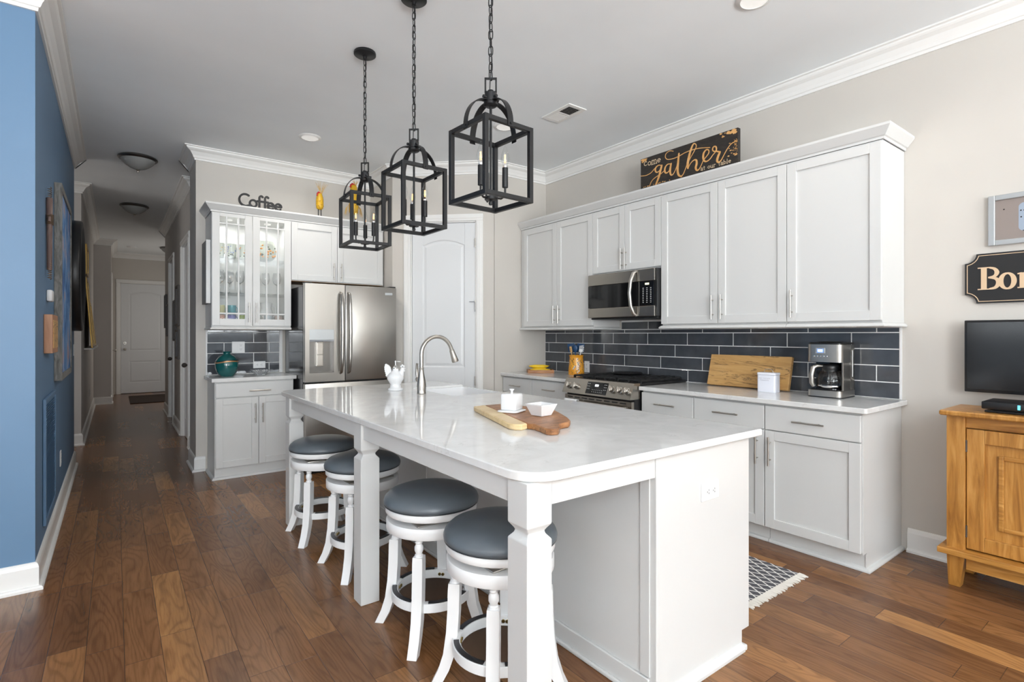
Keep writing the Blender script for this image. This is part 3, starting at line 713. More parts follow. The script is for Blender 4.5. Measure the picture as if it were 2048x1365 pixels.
for j in range(m_+1):
    for x, z in prof: vs.append((x+.002*math.sin(j*1.9+z*9), ty0+(ty1-ty0)*j/m_, z))
kk = len(prof); tw.add(vs, [(j*kk+i, j*kk+i+1, (j+1)*kk+i+1, (j+1)*kk+i) for j in range(m_) for i in range(kk-1)])
o = tw.build('dish_towel', M['towel'], None, 60, (3.125, 3.31, .56)); so = o.modifiers.new('thickness', 'SOLIDIFY'); so.thickness = .005; so.offset = 0
tag(o, 'white dish towel draped over the oven door handle of the range', 'towel')

# ------------------------------------------------------------------ refrigerator wall
CX0, CX1, FX1 = .70, 1.385, 2.345
YU = 5.44; YC = 5.46
t = thing('glass_front_cabinet', 'white wall cabinet with two glass pane doors above the coffee bar', 'cabinet', ((CX0+CX1)/2, 5.65, 1.385))
mb = MB(); a, b = CX0, CX1-g
mb.box(a, a+.018, YC+.018, YB-.012, 1.385, 2.432).box(b-.018, b, YC+.018, YB-.012, 1.385, 2.432).box(a, b, YB-.012, YB-.002, 1.385, 2.432).box(a+.018, b-.018, YC+.018, YB-.012, 1.385, 1.41).box(a+.018, b-.018, YC+.018, YB-.012, 2.41, 2.432).box(a+.03, b-.03, YC, YC+.018, 1.385, 1.41).box(a+.03, b-.03, YC, YC+.018, 2.41, 2.432)
mb.box(a, a+.03, YC, YC+.018, 1.385, 2.432).box(b-.03, b, YC, YC+.018, 1.385, 2.432); mb.build('body', M['cab'], t)
for z in (1.705, 2.035): MB().box(a+.019, b-.019, YC+.03, YB-.013, z-.010, z).build('shelf', M['pane'], t)
for u in (.87, 1.21):  # unseen puck lamps added to brighten the cabinet interior
    p = thing('puck_light', 'puck light inside the glass cabinet, '+('left' if u < 1 else 'right')+' of its middle', 'light', (u, 5.64, 2.41), 'puck lights inside the glass cabinet')
    MB().lathe([(0, -.0005), (.03, -.0005), (.03, -.010), (.022, -.012), (0, -.012)], 20, (u, 5.64, 2.41)).build('housing', M['lens'], p, 40)
    l = bpy.data.lights.new('puck_lamp', 'AREA'); l.shape = 'DISK'; l.size = .045; l.energy = 1.6; l.color = (1, .98, .95)
    o = bpy.data.objects.new('puck_lamp', l); COL.objects.link(o); o.parent = p; o.location = (0, 0, -.0135)
for (u0, u1, hu) in ((CX0, 1.037, 1.004), (1.037, CX1, 1.068)):
    T = FY(YC); mb = MB(T); p, q = u0+.002, u1-.002; st = .062; t2 = .02
    mb.box(p, p+st, .0005, t2, 1.396, 2.425, .0018).box(q-st, q, .0005, t2, 1.396, 2.425, .0018).box(p+st, q-st, .0005, t2, 1.396, 1.396+st, .0018).box(p+st, q-st, .0005, t2, 2.395, 2.425, .0018)
    i0, i1 = p+st, q-st
    for f in (.27, .74): mb.box(i0+f*(i1-i0)-.0065, i0+f*(i1-i0)+.0065, .006, t2-.001, 1.455, 2.40, .001)
    for z in (1.508, 2.333): mb.box(i0, i1, .0065, t2-.0016, z-.0065, z+.0065, .001)
    d = mb.build('door', M['cab'], t); MB(T).box(i0-.004, i1+.004, .007, .010, 1.454, 2.40).build('glass', M['pane'], d); pull(T, d, hu, 1.52, t2, .185)
mb = MB(); run(mb, [(CX0+.004, YB-.003), (CX0+.004, YC-.014), (CX1-.002, YC-.014)][::-1], RAIL, 1.36); mb.build('light_rail', M['cab'], t)
t = thing('wall_cabinet', 'white two door cabinet mounted above the refrigerator', 'cabinet', ((CX1+FX1)/2, 5.65, 1.842))
MB().box(CX1, FX1, YC, YB-.002, 1.846, 2.432, .001).build('body', M['cab'], t)
MB().box(CX1+.003, FX1-.003, YC+.004, YB-.004, 1.8425, 1.846).build('bottom_panel', M['rawply'], t)
for a_, b_, hu in ((CX1, 1.838, 1.80), (1.838, FX1-.012, 1.876)):
    d = shaker(FY(YC), t, a_+.002, b_-.002, 1.852, 2.42, .0005); pull(FY(YC), d, hu, 1.955, .0205, .175)
mb = MB(); run(mb, [(FX1+.0, YC-.002), (CX0-.002, YC-.002), (CX0-.002, YB-.003)], CABCROWN, ZU1+.0015)
tag(mb.build('cabinet_crown_molding', M['cab'], None, None, (1.5, 5.65, ZU1)), 'white crown molding on top of the coffee bar and refrigerator cabinets', 'molding')
MBt = MB().box(CX0+.004, FX1-.004, YC+.004, YB-.004, ZU1+.0695, ZU1+.0775); tag(MBt.build('cabinet_top_board', M['cab'], None, None, (1.5, 5.65, ZU1+.07)), 'flat white top board across the coffee bar and refrigerator cabinets', 'board')
MBt = MB().box(XF+.02, XR-.004, uY[4]+.02, 4.49, ZU1+.0695, ZU1+.0775); tag(MBt.build('cabinet_top_board', M['cab'], None, None, (3.7, 2.8, ZU1+.07)), 'flat white top board across the range wall cabinets under the wooden sign', 'board')
ZT = ZU1+.0775
# coffee bar base
t = thing('base_cabinet', 'white coffee bar base cabinet with one drawer and two doors', 'cabinet', (1.05, 5.6, 0))
b0, b1 = .716, 1.390; YD = 5.39
MB().box(b0, b1, YD, YB-.003, .105, .883).box(b0, b1, YD+.012, YB-.003, .001, .105).build('body', M['cab'], t)
T = FY(YD); d = slab_front(T, t, b0+.006, b1-.004, .742, .872, .0005); pull(T, d, 1.085, .795, .0205, .185, False)
for a_, b_, hu in ((b0+.004, 1.077, 1.045), (1.077, b1, 1.108)): d = shaker(T, t, a_+.002, b_-.002, .108, .734, .0005); pull(T, d, hu, .585, .0205, .18)
mb = MB(); run(mb, [(b1, YD+.012), (b0, YD+.012), (b0, YB-.036)], [(0, 0), (.022, 0), (.022, .008), (.014, .02), (0, .024)], .001); mb.build('shoe_molding', M['cab'], t)
tag(MB().prism(rrect(.688, 1.412, 5.352, YB-.0015, (.004, .004, 0, 0), 2), .884, .918, .003).build('countertop', M['quartz'], None, 30, (1.05, 5.6, .884)), 'small white quartz countertop of the coffee bar under the teal vase', 'countertop')
mb = tiles(FY(YB), .712, 1.372, .9205, 1.358, .4125, .1033, (.859, 1.126, .859, 1.126, .86), .922); mb.k = 2
mb.box(1.373, 1.40, .001, .011, .9205, 1.358); mb.box(.703, .711, .001, .011, .9205, 1.358)
tag(mb.build('backsplash', [M['grout'], M['tile'], M['plate']], None, None, (1.05, YB, .92)), 'small slate glazed tile backsplash behind the teal vase at the coffee bar', 'backsplash')
outlet('wall_switch', FY(YB-.0095), .985, 1.185, 2, 'white double gang plate on the slate tile right above the vase', 'switch', 'mixed')
outlet('wall_outlet', FY(YB-.0095), 1.178, 1.006, 1, 'white outlet plate on the slate tile behind the crystal dish', 'outlet', hor=True)
# refrigerator
t = thing('refrigerator', 'stainless french door refrigerator with water dispenser', 'refrigerator', (1.84, 5.4, 0))
f0, f1, fy = 1.417, 2.331, 5.085
MB().box(f0, f1, fy+.075, 5.80, .02, 1.775, .006).build('body', M['fridgeside'], t)
mid = 1.794; q0, q1, w0, w1, db, dt_ = 1.456, 1.686, .949, 1.363, .866, 1.795
mb = MB()
for bx in ((f0, q0, db, dt_), (q1, mid-.003, db, dt_), (q0, q1, db, w0), (q0, q1, w1, dt_)): mb.box(bx[0], bx[1], fy, fy+.07, bx[2], bx[3])
dl = mb.build('door', M['steel'], t); dr = MB().box(mid+.003, f1, fy, fy+.07, db, dt_, .008).build('door', M['steel'], t, 30)
MB().box(q0, q1, fy+.05, fy+.06, w0, 1.251).box(q0, q0+.004, fy+.002, fy+.05, w0, 1.251).box(q1-.004, q1, fy+.002, fy+.05, w0, 1.251).box(q0, q1, fy+.002, fy+.05, w0, w0+.01).build('dispenser_recess', M['rimnickel'], dl)
MB().box(q0, q1, fy-.002, fy+.06, 1.262, w1, .002).build('dispenser_panel', M['silverframe'], dl)
MB().box(q0, q1, fy-.001, fy+.05, 1.248, 1.262).build('dispenser_lip', M['concrete'], dl)
MB().box(1.524, 1.592, fy+.02, fy+.05, 1.01, 1.245, .004).box(1.532, 1.584, fy+.014, fy+.022, 1.02, 1.12, .003).box(1.532, 1.584, fy+.014, fy+.022, 1.125, 1.235, .003).build('dispenser_paddle', M['nickel'], dl)
for u, d_ in ((mid-.048, dl), (mid+.03, dr)):
    hz = [(.94, .0), (.955, .035), (1.04, .055), (1.33, .068), (1.62, .055), (1.705, .035), (1.72, .0)]
    hm = MB(); pts = [(u, fy-o_, z) for z, o_ in hz]; N = []
    for i in range(len(pts)-1):
        for k_ in range(5): s_ = k_/5; N.append(tuple(pts[i][j]*(1-s_)+pts[i+1][j]*s_ for j in range(3)))
    N.append(pts[-1]); hm.tube(N, [.010+.009*math.sin(math.pi*i/(len(N)-1)) for i in range(len(N))], 14); hm.build('handle', M['steel'], d_, 60)
MB().box(2.207, 2.285, fy-.002, fy+.001, 1.715, 1.740, .001).build('badge', M['silverframe'], dr)
fz = MB().box(f0, f1, fy, fy+.07, .075, .852, .008).build('freezer_drawer', M['steel'], t, 30)
MB().cyl((f0+.08, fy-.045, .79), (f1-.08, fy-.045, .79), .012, 12).box(f0+.1, f0+.12, fy-.045, fy, .782, .798).box(f1-.12, f1-.1, fy-.045, fy, .782, .798).build('handle', M['steel'], fz, 40)
MB().box(f0+.01, f1-.01, fy+.02, fy+.075, 0.001, .07).build('toe_grille', M['blackp'], t)
for u in (f0+.004, f1-.07): MB().box(u, u+.066, fy+.01, fy+.11, 1.796, 1.806, .003).build('hinge_cover', M['blackp'], t)
# ------------------------------------------------------------------ island
IX0, IX1, IY0, IY1 = .936, 2.216, 1.160, 4.024
SX0, SY0, SY1 = 1.765, 2.98, 3.60          # sink notch, open to the working side
r1, r2 = .115, .10
P = arc(IX0+r1, IY0+r1, r1, 180, 270, 10)+[(IX1-.012, IY0), (IX1, IY0+.012), (IX1, SY0), (SX0+.03, SY0), (SX0, SY0+.03), (SX0, SY1-.03), (SX0+.03, SY1), (IX1, SY1), (IX1, IY1-.012), (IX1-.012, IY1)]+arc(IX0+r2, IY1-r2, r2, 90, 180, 10)
tag(MB().prism(P, .8842, ZC, .004).build('island_countertop', M['quartz'], None, 30, (1.576, 2.59, .8842)), 'large white quartz island countertop with rounded corners and a sink notch', 'countertop')
t = thing('kitchen_island', 'white kitchen island base with square posts and a stool overhang', 'island', (1.576, 2.59, 0))
def post(y0):
    mb = MB(); c = (.9975, y0+.0475); pr = [(.0475, .8835), (.0475, .752), (.037, .738), (.032, .730), (.034, .722), (.0475, .706), (.0475, .001)]
    vs = []
    for h, z in pr: vs += [(c[0]+sx*h, c[1]+sy*h, z) for sx, sy in ((-1, -1), (1, -1), (1, 1), (-1, 1))]
    n = len(pr); mb.add(vs, [(i*4+j, i*4+(j+1) % 4, i*4+4+(j+1) % 4, i*4+4+j) for i in range(n-1) for j in range(4)]+[(0, 1, 2, 3), tuple(range(4*n-4, 4*n))])
    o = mb.build('leg_post', M['cab'], t); m_ = o.modifiers.new('soft', 'BEVEL'); m_.width = .0025; m_.segments = 2; m_.angle_limit = math.radians(20)
for y in (1.19, 2.475, 3.785): post(y)
for a, b in ((1.286, 2.474), (2.571, 3.784)): MB().box(.962, .982, a, b, .806, .8835, .001).build('apron', M['cab'], t)
MB().box(1.0455, 1.529, 1.191, 1.211, .808, .8835, .001).build('apron', M['cab'], t)
MB().box(1.0455, 1.529, 3.859, 3.879, .808, .8835, .001).build('apron', M['cab'], t)
BXI = 1.530
mb = MB()
mb.box(BXI+.015, 1.745, 1.215, 3.965, .10, .8835).box(1.745, 2.165, 1.215, SY0-.025, .10, .8835).box(1.745, 2.165, SY1+.025, 3.965, .10, .8835).box(1.745, 2.165, SY0-.025, SY1+.025, .10, .60).box(BXI+.015, 2.09, 1.215, 3.965, .001, .10)
mb.build('body', M['cab'], t)
mb = MB().box(BXI, BXI+.015, 1.213, 3.967, .001, .8835)
for y in (1.213, 2.06, 2.90, 3.927): mb.box(BXI-.006, BXI, y, y+.04, .09, .8835)
mb.box(BXI-.012, BXI, 1.213, 3.967, .001, .085, .003).box(BXI-.026, BXI-.011, 1.213, 3.967, .001, .018, .005); mb.build('back_panel', M['cab'], t)
for y0, y1 in ((1.19, 1.2135), (3.9665, 3.99)):
    mb = MB(); mb.box(BXI+.021, 2.152, y0, y1, .079, .8835).box(BXI+.021, 2.098, y0, y1, .001, .079); mb.box(BXI, BXI+.02, y0-.004 if y0 < 2 else y0, y1 if y0 < 2 else y1+.004, .001, .8835, .002); mb.build('end_panel', M['cab'], t)
mb = MB(); run(mb, [(2.09, 1.1895), (BXI-.02, 1.1895)], [(0, 0), (.02, 0), (.02, .012), (.012, .026), (0, .030)], .001); mb.box(2.09, 2.11, 1.17, 3.99, .001, .025, .006); mb.build('shoe_molding', M['cab'], t)
T = FXp(2.165)
for a, b in ((1.215, 1.655), (1.655, 2.095), (2.095, 2.535), (2.535, 2.96), (3.62, 3.965)):
    d = slab_front(T, t, a+.003, b-.003, .735, .872, .0005, .022); pull(T, d, (a+b)/2, .80, .0225, .178, False)
    d = shaker(T, t, a+.003, b-.003, .09, .728, .0005, .022); pull(T, d, b-.04, .60, .0225, .178)
for a, b in ((2.962, 3.29), (3.29, 3.618)): d = shaker(T, t, a+.003, b-.003, .09, .595, .0005, .022); pull(T, d, 3.26 if a < 3 else 3.32, .48, .0225, .178)
outlet('wall_outlet', FY(1.19), 1.862, .705, 1, 'white outlet plate on the near end panel of the island', 'outlet', hor=True)
# farmhouse sink
mb = MB(); x0, x1, y0, y1, zt, zb, th = SX0+.004, 2.235, SY0+.004, SY1-.004, .900, .64, .022
o4 = rrect(x0, x1, y0, y1, (.025,)*4, 5); i4 = rrect(x0+th, x1-th, y0+th, y1-th, (.05,)*4, 5); f4 = rrect(x0+th+.012, x1-th-.012, y0+th+.012, y1-th-.012, (.05,)*4, 5); n = len(o4)
vs = [(p[0], p[1], zb-.02) for p in o4]+[(p[0], p[1], zt) for p in o4]+[(p[0], p[1], zt) for p in i4]+[(p[0], p[1], zb+.03) for p in f4]
mb.add(vs, [(r_*n+i, r_*n+(i+1) % n, (r_+1)*n+(i+1) % n, (r_+1)*n+i) for r_ in range(3) for i in range(n)]+[tuple(range(n)), tuple(range(3*n, 4*n))])
t = thing('farmhouse_sink', 'white farmhouse sink set into the working side of the island', 'sink', (2.0, 3.29, zb)); mb.build('basin', M['white'], t, 40)
MB().lathe([(0, 0), (.04, 0), (.043, .004), (.03, .003), (0, .001)], 20, (2.0, 3.29, zb+.0305)).build('drain', M['nickel'], t, 40)
# faucet
t = thing('kitchen_faucet', 'brushed nickel gooseneck pull down faucet on the island', 'faucet', (1.66, 3.241, ZC)); fx, fyy = 1.655, 3.215
MB().lathe([(0, .0005), (.0295, .0005), (.0305, .004), (.0305, .009), (.0285, .012), (.0305, .03), (.031, .055), (.028, .085), (.021, .12), (.0165, .15), (.0155, .168), (.0175, .172), (.0175, .178), (.014, .180), (0, .180)], 32, (fx, fyy, ZC)).build('base', M['nickel'], t, 50)
R_ = .118; cz = ZC+.268; pts = [(fx, fyy, ZC+.17), (fx, fyy, ZC+.22)]+[(fx+R_-R_*math.cos(math.radians(a)), fyy, cz+R_*math.sin(math.radians(a))) for a in range(0, 166, 11)]
MB().tube(pts, .0135, 20).build('gooseneck', M['nickel'], t, 60)
e = Vector(pts[-1]); dv = (e-Vector(pts[-2])).normalized(); hp = [e+dv*k for k in (0, .006, .007, .02, .05, .085, .095, .098)]
MB().tube(hp, [.0145, .0145, .0175, .018, .021, .0245, .0235, .014], 20).build('spray_head', M['nickel'], t, 50)
MB().cyl((fx, fyy+.02, ZC+.095), (fx, fyy+.062, ZC+.095), .013, 16).sphere((fx, fyy+.055, ZC+.095), .017).tube([(fx, fyy+.058, ZC+.10), (fx, fyy+.066, ZC+.13), (fx-.002, fyy+.064, ZC+.17), (fx-.006, fyy+.054, ZC+.20), (fx-.006, fyy+.046, ZC+.198)], [.009, .011, .009, .008, .006], 12).build('lever', M['nickel'], t, 50)
# rooster soap dispenser
t = thing('soap_dispenser', 'white ceramic rooster shaped soap dispenser beside the faucet', 'soap dispenser', (1.613, 3.535, ZC), None, -YAW)
T = world_of(t); mb = MB(T)
mb.lathe([(0, .0005), (.052, .0005), (.055, .006), (.052, .014), (.04, .02), (.037, .045), (.047, .062), (.059, .083), (.058, .104), (.044, .123), (.024, .138), (.021, .15), (.021, .156), (0, .157)], 28)
mb.tube([(.012, 0, .085), (.034, 0, .112), (.046, 0, .134), (.050, 0, .152), (.052, 0, .164)], [.040, .029, .018, .0145, .011], 16)
for dz_, dx_ in ((.172, .040), (.178, .049), (.172, .058)): mb.sphere((dx_, 0, dz_), .008, 8)
mb.tube([(.062, 0, .158), (.072, 0, .154)], [.006, .001], 8); mb.tube([(.06, 0, .15), (.062, 0, .135)], [.005, .008], 8)
mb.build('body', M['white'], t, 60)
mb = MB(T); pl = [(-.02, .06), (-.048, .075), (-.056, .092), (-.058, .1), (-.064, .106), (-.064, .114), (-.071, .12), (-.069, .129), (-.076, .135), (-.073, .144), (-.079, .151), (-.074, .158), (-.079, .166), (-.074, .174), (-.073, .186), (-.067, .19), (-.05, .18), (-.036, .165), (-.029, .14), (-.027, .12), (-.02, .10)]
n = len(pl); vs = [(p[0], y, p[1]) for y in (-.012, .012) for p in pl]; mb.add(vs, [tuple(range(n)), tuple(range(n, 2*n))]+[(i, (i+1) % n, n+(i+1) % n, n+i) for i in range(n)])
for i in range(5): mb.tube([(-.03, 0, .10), (-.05-.004*i, 0, .10+.016*i), (-.069, 0, .108+.018*i)], [.012, .0145, .006], 8)
mb.build('tail', M['white'], t, 50)
MB(T).lathe([(0, .157), (.02, .157), (.02, .163), (.012, .168), (.009, .178), (.005, .18), (.005, .2), (.009, .203), (.009, .212), (0, .214)], 20).tube([(0, 0, .207), (.03, 0, .207), (.036, 0, .203)], .004, 10).build('pump', M['chrome'], t, 50)
# serving board with butter dish and bowl
t = thing('serving_board', 'live edge wooden serving board lying on the island', 'cutting board', (1.53, 1.97, ZC))
A = [(1.575, 2.33), (1.395, 1.745), (1.405, 1.715), (1.392, 1.66), (1.375, 1.603), (1.385, 1.58), (1.415, 1.573), (1.455, 1.608), (1.495, 1.655), (1.52, 1.662), (1.56, 1.668), (1.60, 1.70), (1.645, 1.765), (1.75, 1.97), (1.715, 2.22), (1.66, 2.32)]
MB().prism(A, ZC+.0005, ZC+.026, .004).build('slab', M['acacia'], t, 40)
MB().prism([(1.5735, 2.331), (1.50, 2.325), (1.49, 2.30), (1.33, 1.79), (1.338, 1.755), (1.36, 1.738), (1.3925, 1.745)], ZC+.0005, ZC+.0262, .004).build('sapwood_edge', M['sapwood'], t, 40)
ZB = ZC+.0268
t = thing('butter_dish', 'white square lidded butter dish on the serving board', 'butter dish', (1.545, 2.055, ZB), None, math.radians(-154+180)); T = world_of(t)
def sq(h, z): return [(sx*h, sy*h, z) for sx, sy in ((-1, -1), (1, -1), (1, 1), (-1, 1))]
def sqrings(mb, rings, cap=True):
    vs = []
    for h, z in rings: vs += sq(h, z)
    n = len(rings); mb.add(vs, [(i*4+j, i*4+(j+1) % 4, i*4+4+(j+1) % 4, i*4+4+j) for i in range(n-1) for j in range(4)]+([(0, 1, 2, 3), tuple(range(4*n-4, 4*n))] if cap else [])); return mb
MB(T).prism(rrect(-.064, .064, -.056, .056, (.026,)*4, 6), .0003, .0082, .0035).build('plate', M['white'], t, 50)
MB(T).box(-.042, .042, -.042, .042, .0085, .088, .009).build('lid', M['white'], t, 50)
MB(T).lathe([(.006, .087), (.0055, .098), (.008, .103), (.0125, .107), (.0125, .110), (0, .112)], 16).build('knob', M['white'], t, 50)
t = thing('square_bowl', 'white flared square bowl on the serving board', 'bowl', (1.578, 1.872, ZB), None, math.radians(-129.7+45)); T = world_of(t)
sqrings(MB(T), [(.029, .0003), (.033, .003), (.052, .052), (.052, .055), (.047, .055), (.030, .010)]).build('body', M['white'], t, 15)

# ------------------------------------------------------------------ stools
def make_stool(label):
    t = thing('counter_stool', label, 'stool', (0, 0, 0), 'white swivel counter stools at the island')
    MB().lathe([(.203, .566), (.211, .571), (.212, .580), (.206, .596), (.188, .612), (.155, .624), (.11, .632), (.055, .636), (0, .637)], 48).build('cushion', M['leather'], t, 60)
    MB().tube([(.206*math.cos(2*math.pi*i/48), .206*math.sin(2*math.pi*i/48), .567) for i in range(48)], .0045, 8, True).build('piping', M['piping'], t, 60)
    def ring(r0, r1, z0, z1, name): MB().lathe([(r0, z0), (r1-.003, z0), (r1, z0+.004), (r1, z1-.004), (r1-.003, z1), (r0, z1), (r0, z0)], 48).build(name, M['stool'], t, 40)
    ring(.10, .203, .531, .563, 'seat_ring'); ring(.12, .200, .457, .504, 'apron_ring')
    MB().box(-.13, .13, -.13, .13, .5045, .511, .002).box(-.10, .10, -.10, .10, .523, .5305, .002).cyl((0, 0, .508), (0, 0, .526), .06, 24).build('swivel_plate', M['nickel'], t, 40)
    for k in range(4):
        T = Matrix.Rotation(math.radians(45+90*k), 4, 'Z'); mb = MB(T)
        # turned neck, then a square sabre leg
        prof = [(.017, .458), (.017, .452), (.012, .448), (.0165, .443), (.0125, .437), (.0185, .425), (.0185, .41), (.0125, .396), (.017, .392), (.017, .386), (.0205, .378)]
        mb.lathe(prof, 20, (.172, 0, 0))
        pts = [(.172, .384), (.173, .36), (.175, .28), (.180, .20), (.192, .12), (.212, .06), (.243, .0)]; hw = [.021, .022, .022, .022, .0215, .021, .020]; vs = []
        for (r_, z), h in zip(pts, hw): vs += [(r_-h, -h, z), (r_+h, -h, z), (r_+h, h, z), (r_-h, h, z)]
        n = len(pts); mb.add(vs, [(i*4+j, i*4+(j+1) % 4, i*4+4+(j+1) % 4, i*4+4+j) for i in range(n-1) for j in range(4)]+[(0, 1, 2, 3), tuple(range(4*n-4, 4*n))])
        o = mb.build('leg', M['stool'], t, 35)
    MB().lathe([(.150, .147), (.176, .147), (.178, .149), (.178, .183), (.176, .185), (.150, .185), (.150, .147)], 48).build('footrest', M['stool'], t, 40)
    for k in range(4):
        MB(Matrix.Rotation(math.radians(90*k-32), 4, 'Z')).lathe([(.154, .1853), (.174, .1853), (.174, .1885), (.154, .1885), (.154, .1853)], 12, (0, 0, 0), 0, math.radians(64)).build('foot_plate', M['footplate'], t)
        for s_ in (-1, 1):
            a = math.radians(45+90*k)+s_*.055; p0 = Vector((.150*math.cos(a), .150*math.sin(a), .166)); p1 = p0*1.0; p1.xy *= .965
            MB().cyl(p0, p1, .007, 10).build('bolt', M['brass'], t)
    return t
st0 = make_stool('white swivel stool with slate cushion nearest the camera, behind the near island post')
st0.location = (1.150, 1.600, 0.0005); st0.rotation_euler = (0, 0, .03)
copy_thing(st0, (1.145, 2.125, .0005), 'white swivel stool with slate cushion just in front of the middle island post', -.02)
copy_thing(st0, (1.138, 2.935, .0005), 'white swivel stool with slate cushion just behind the middle island post', .05)
copy_thing(st0, (1.105, 3.55, .0005), 'farthest white swivel stool with slate cushion beside the far island post', -.03)

# ------------------------------------------------------------------ rug
t = thing('runner_rug', 'grey and white diamond woven runner rug between island and range', 'rug', (2.72, 2.3, 0))
MB().box(2.44, 3.0, 1.37, 3.25, .0008, .007, .002).build('weave', M['rug'], t)
for y, s_ in ((1.372, -1), (3.248, 1)):
    mb = MB()
    for i in range(70):
        x = 2.443+i*.0081; mb.tube([(x, y, .005), (x+random.uniform(-.004, .004), y+s_*.025, .004), (x+random.uniform(-.008, .008), y+s_*random.uniform(.04, .052), .0028)], [.0045, .004, .0022], 5)
    mb.build('fringe', M['fringe'], t)

# ------------------------------------------------------------------ pendants
def make_pendant(label):
    t = thing('lantern_pendant', label, 'pendant light', (0, 0, 0), 'black cage lantern pendants over the island'); B = M['black']; h = .128; z0, z1, b = 1.868, 2.184, .0095
    MB().lathe([(0, CEIL-.001), (.066, CEIL-.001), (.068, CEIL-.006), (.068, CEIL-.018), (.062, CEIL-.023), (.02, CEIL-.025), (.012, CEIL-.03), (.012, CEIL-.045), (0, CEIL-.046)], 32).build('canopy', B, t, 40)
    mb = MB(); z = CEIL-.040; k = 0; L = .052
    while z-L > 2.386:
        T = Matrix.Rotation(math.radians(90*(k % 2)+20+14*math.sin(k)), 4, 'Z'); cz_ = z-L/2; rx, rz_ = .0095, .019; pts = []
        for i in range(16):
            a = 2*math.pi*i/16; pts.append((rx*math.cos(a), 0, cz_+rz_*.38*(1 if math.sin(a) > 0 else -1)*(abs(math.sin(a)) > .05)+rz_*.75*math.sin(a)))
        m2 = MB(T); m2.tube(pts, .0023, 6, True); o_ = len(mb.v); mb.v += m2.v; mb.f += [[i+o_ for i in f] for f in m2.f]; mb.m += m2.m; z -= .0345; k += 1
    mb.tube([(.004*math.sin(i*.9), .004*math.cos(i*.9), CEIL-.03-(CEIL-.03-2.35)*i/20) for i in range(21)], .0022, 6); mb.build('chain', B, t, 50)
    q = Matrix.Rotation(math.radians(-40), 4, 'Z'); MB(q).box(-.026, .026, -.004, .004, 2.396, 2.403).box(-.026, .026, -.004, .004, 2.340, 2.346).box(-.026, -.019, -.004, .004, 2.34, 2.403).box(.019, .026, -.004, .004, 2.34, 2.403).build('loop', B, t)
    mb = MB().lathe([(0, 2.349), (.012, 2.349), (.014, 2.342), (.026, 2.336), (.026, 2.300), (.03, 2.296), (.03, 2.286), (.022, 2.280), (0, 2.280)], 24)
    for a in range(4): c, s_ = math.cos(a*R90), math.sin(a*R90); mb.cyl((c*.024, s_*.024, 2.315), (c*.04, s_*.04, 2.315), .007, 10)
    mb.build('hub', B, t, 40)
    MB().cyl((0, 0, 1.885), (0, 0, 2.285), .0055, 12).build('stem', B, t, 40)
    mb = MB()
    for sx in (-1, 1):
        for sy in (-1, 1): mb.box(sx*h-b*(sx > 0)*2, sx*h+b*(sx < 0)*2, sy*h-b*(sy > 0)*2, sy*h+b*(sy < 0)*2, z0, z1, .0012)
    for za, zb in ((z0, z0+2*b), (z1-2*b, z1)):
        for s_ in (-1, 1): j = .0004; mb.box(-h+2*b-j, h-2*b+j, s_*(h-b)-b+j, s_*(h-b)+b-j, za+j, zb-j, .0012); mb.box(s_*(h-b)-b+j, s_*(h-b)+b-j, -h+2*b-j, h-2*b+j, za+j, zb-j, .0012)
    mb.build('cage', B, t)
    for k in range(4):
        T = Matrix.Rotation(k*R90, 4, 'Z'); mb = MB(T); pts = [(.03, 2.302)]
        for i in range(1, 13): a = math.radians(90*i/12); pts.append((.03+(h-.026)*math.sin(a), 2.172+.130*math.cos(a)))
        pts.append((h+.004, 2.160)); vs = []
        for r_, z in pts: vs += [(r_, -.014, z), (r_, .014, z), (r_-.003, .014, z-.003), (r_-.003, -.014, z-.003)]
        n = len(pts); mb.add(vs, [(i*4+j, i*4+(j+1) % 4, i*4+4+(j+1) % 4, i*4+4+j) for i in range(n-1) for j in range(4)]+[(0, 1, 2, 3), tuple(range(4*n-4, 4*n))]); mb.cyl((h+.002, 0, 2.172), (h+.009, 0, 2.172), .005, 10); mb.build('strap', B, t, 40)
    MB().lathe([(0, 1.862), (.007, 1.864), (.009, 1.872), (.006, 1.880), (.006, 1.884), (.026, 1.886), (.026, 1.899), (.008, 1.903), (0, 1.903)], 24).build('arm_plate', B, t, 40)
    for k in range(3):
        a = math.radians(70+120*k); c, s_ = math.cos(a), math.sin(a); R = .062
        def pt(r_, z): return (r_*c, r_*s_, z)
        mb = MB().tube([pt(.02, 1.893), pt(.045, 1.889), pt(.058, 1.897), pt(R, 1.915), pt(R, 1.94)], .0045, 10).cyl(pt(R, 1.935), pt(R, 2.018), .0125, 16); o = mb.build('candle_arm', B, t, 40)
        MB().cyl(pt(R, 2.0185), pt(R, 2.026), .0095, 16).build('bulb_base', M['chrome'], o, 40)
        MB().lathe([(.009, 2.0265), (.011, 2.032), (.0165, 2.046), (.0175, 2.058), (.0145, 2.076), (.009, 2.094), (.004, 2.108), (.0008, 2.120)], 18, (R*c, R*s_, 0)).build('bulb', M['pane'], o, 60)
        mb = MB()
        for q_ in range(4): b_ = q_*R90; mb.cyl((R*c+.0035*math.cos(b_), R*s_+.0035*math.sin(b_), 2.040), (R*c+.002*math.cos(b_), R*s_+.002*math.sin(b_), 2.074), .0009, 6)
        mb.build('filament', M['filament'], o)
    return t
pd = make_pendant('nearest of the three black cage lantern pendants over the island'); pd.location = (1.274, 1.843, 0); pd.rotation_euler = (0, 0, math.radians(3.5))
copy_thing(pd, (1.265, 2.543, 0), 'middle one of the three black cage lantern pendants over the island', math.radians(.5))
copy_thing(pd, (1.265, 3.227, 0), 'farthest black cage lantern pendant, hanging nearest the refrigerator', math.radians(-3.6))

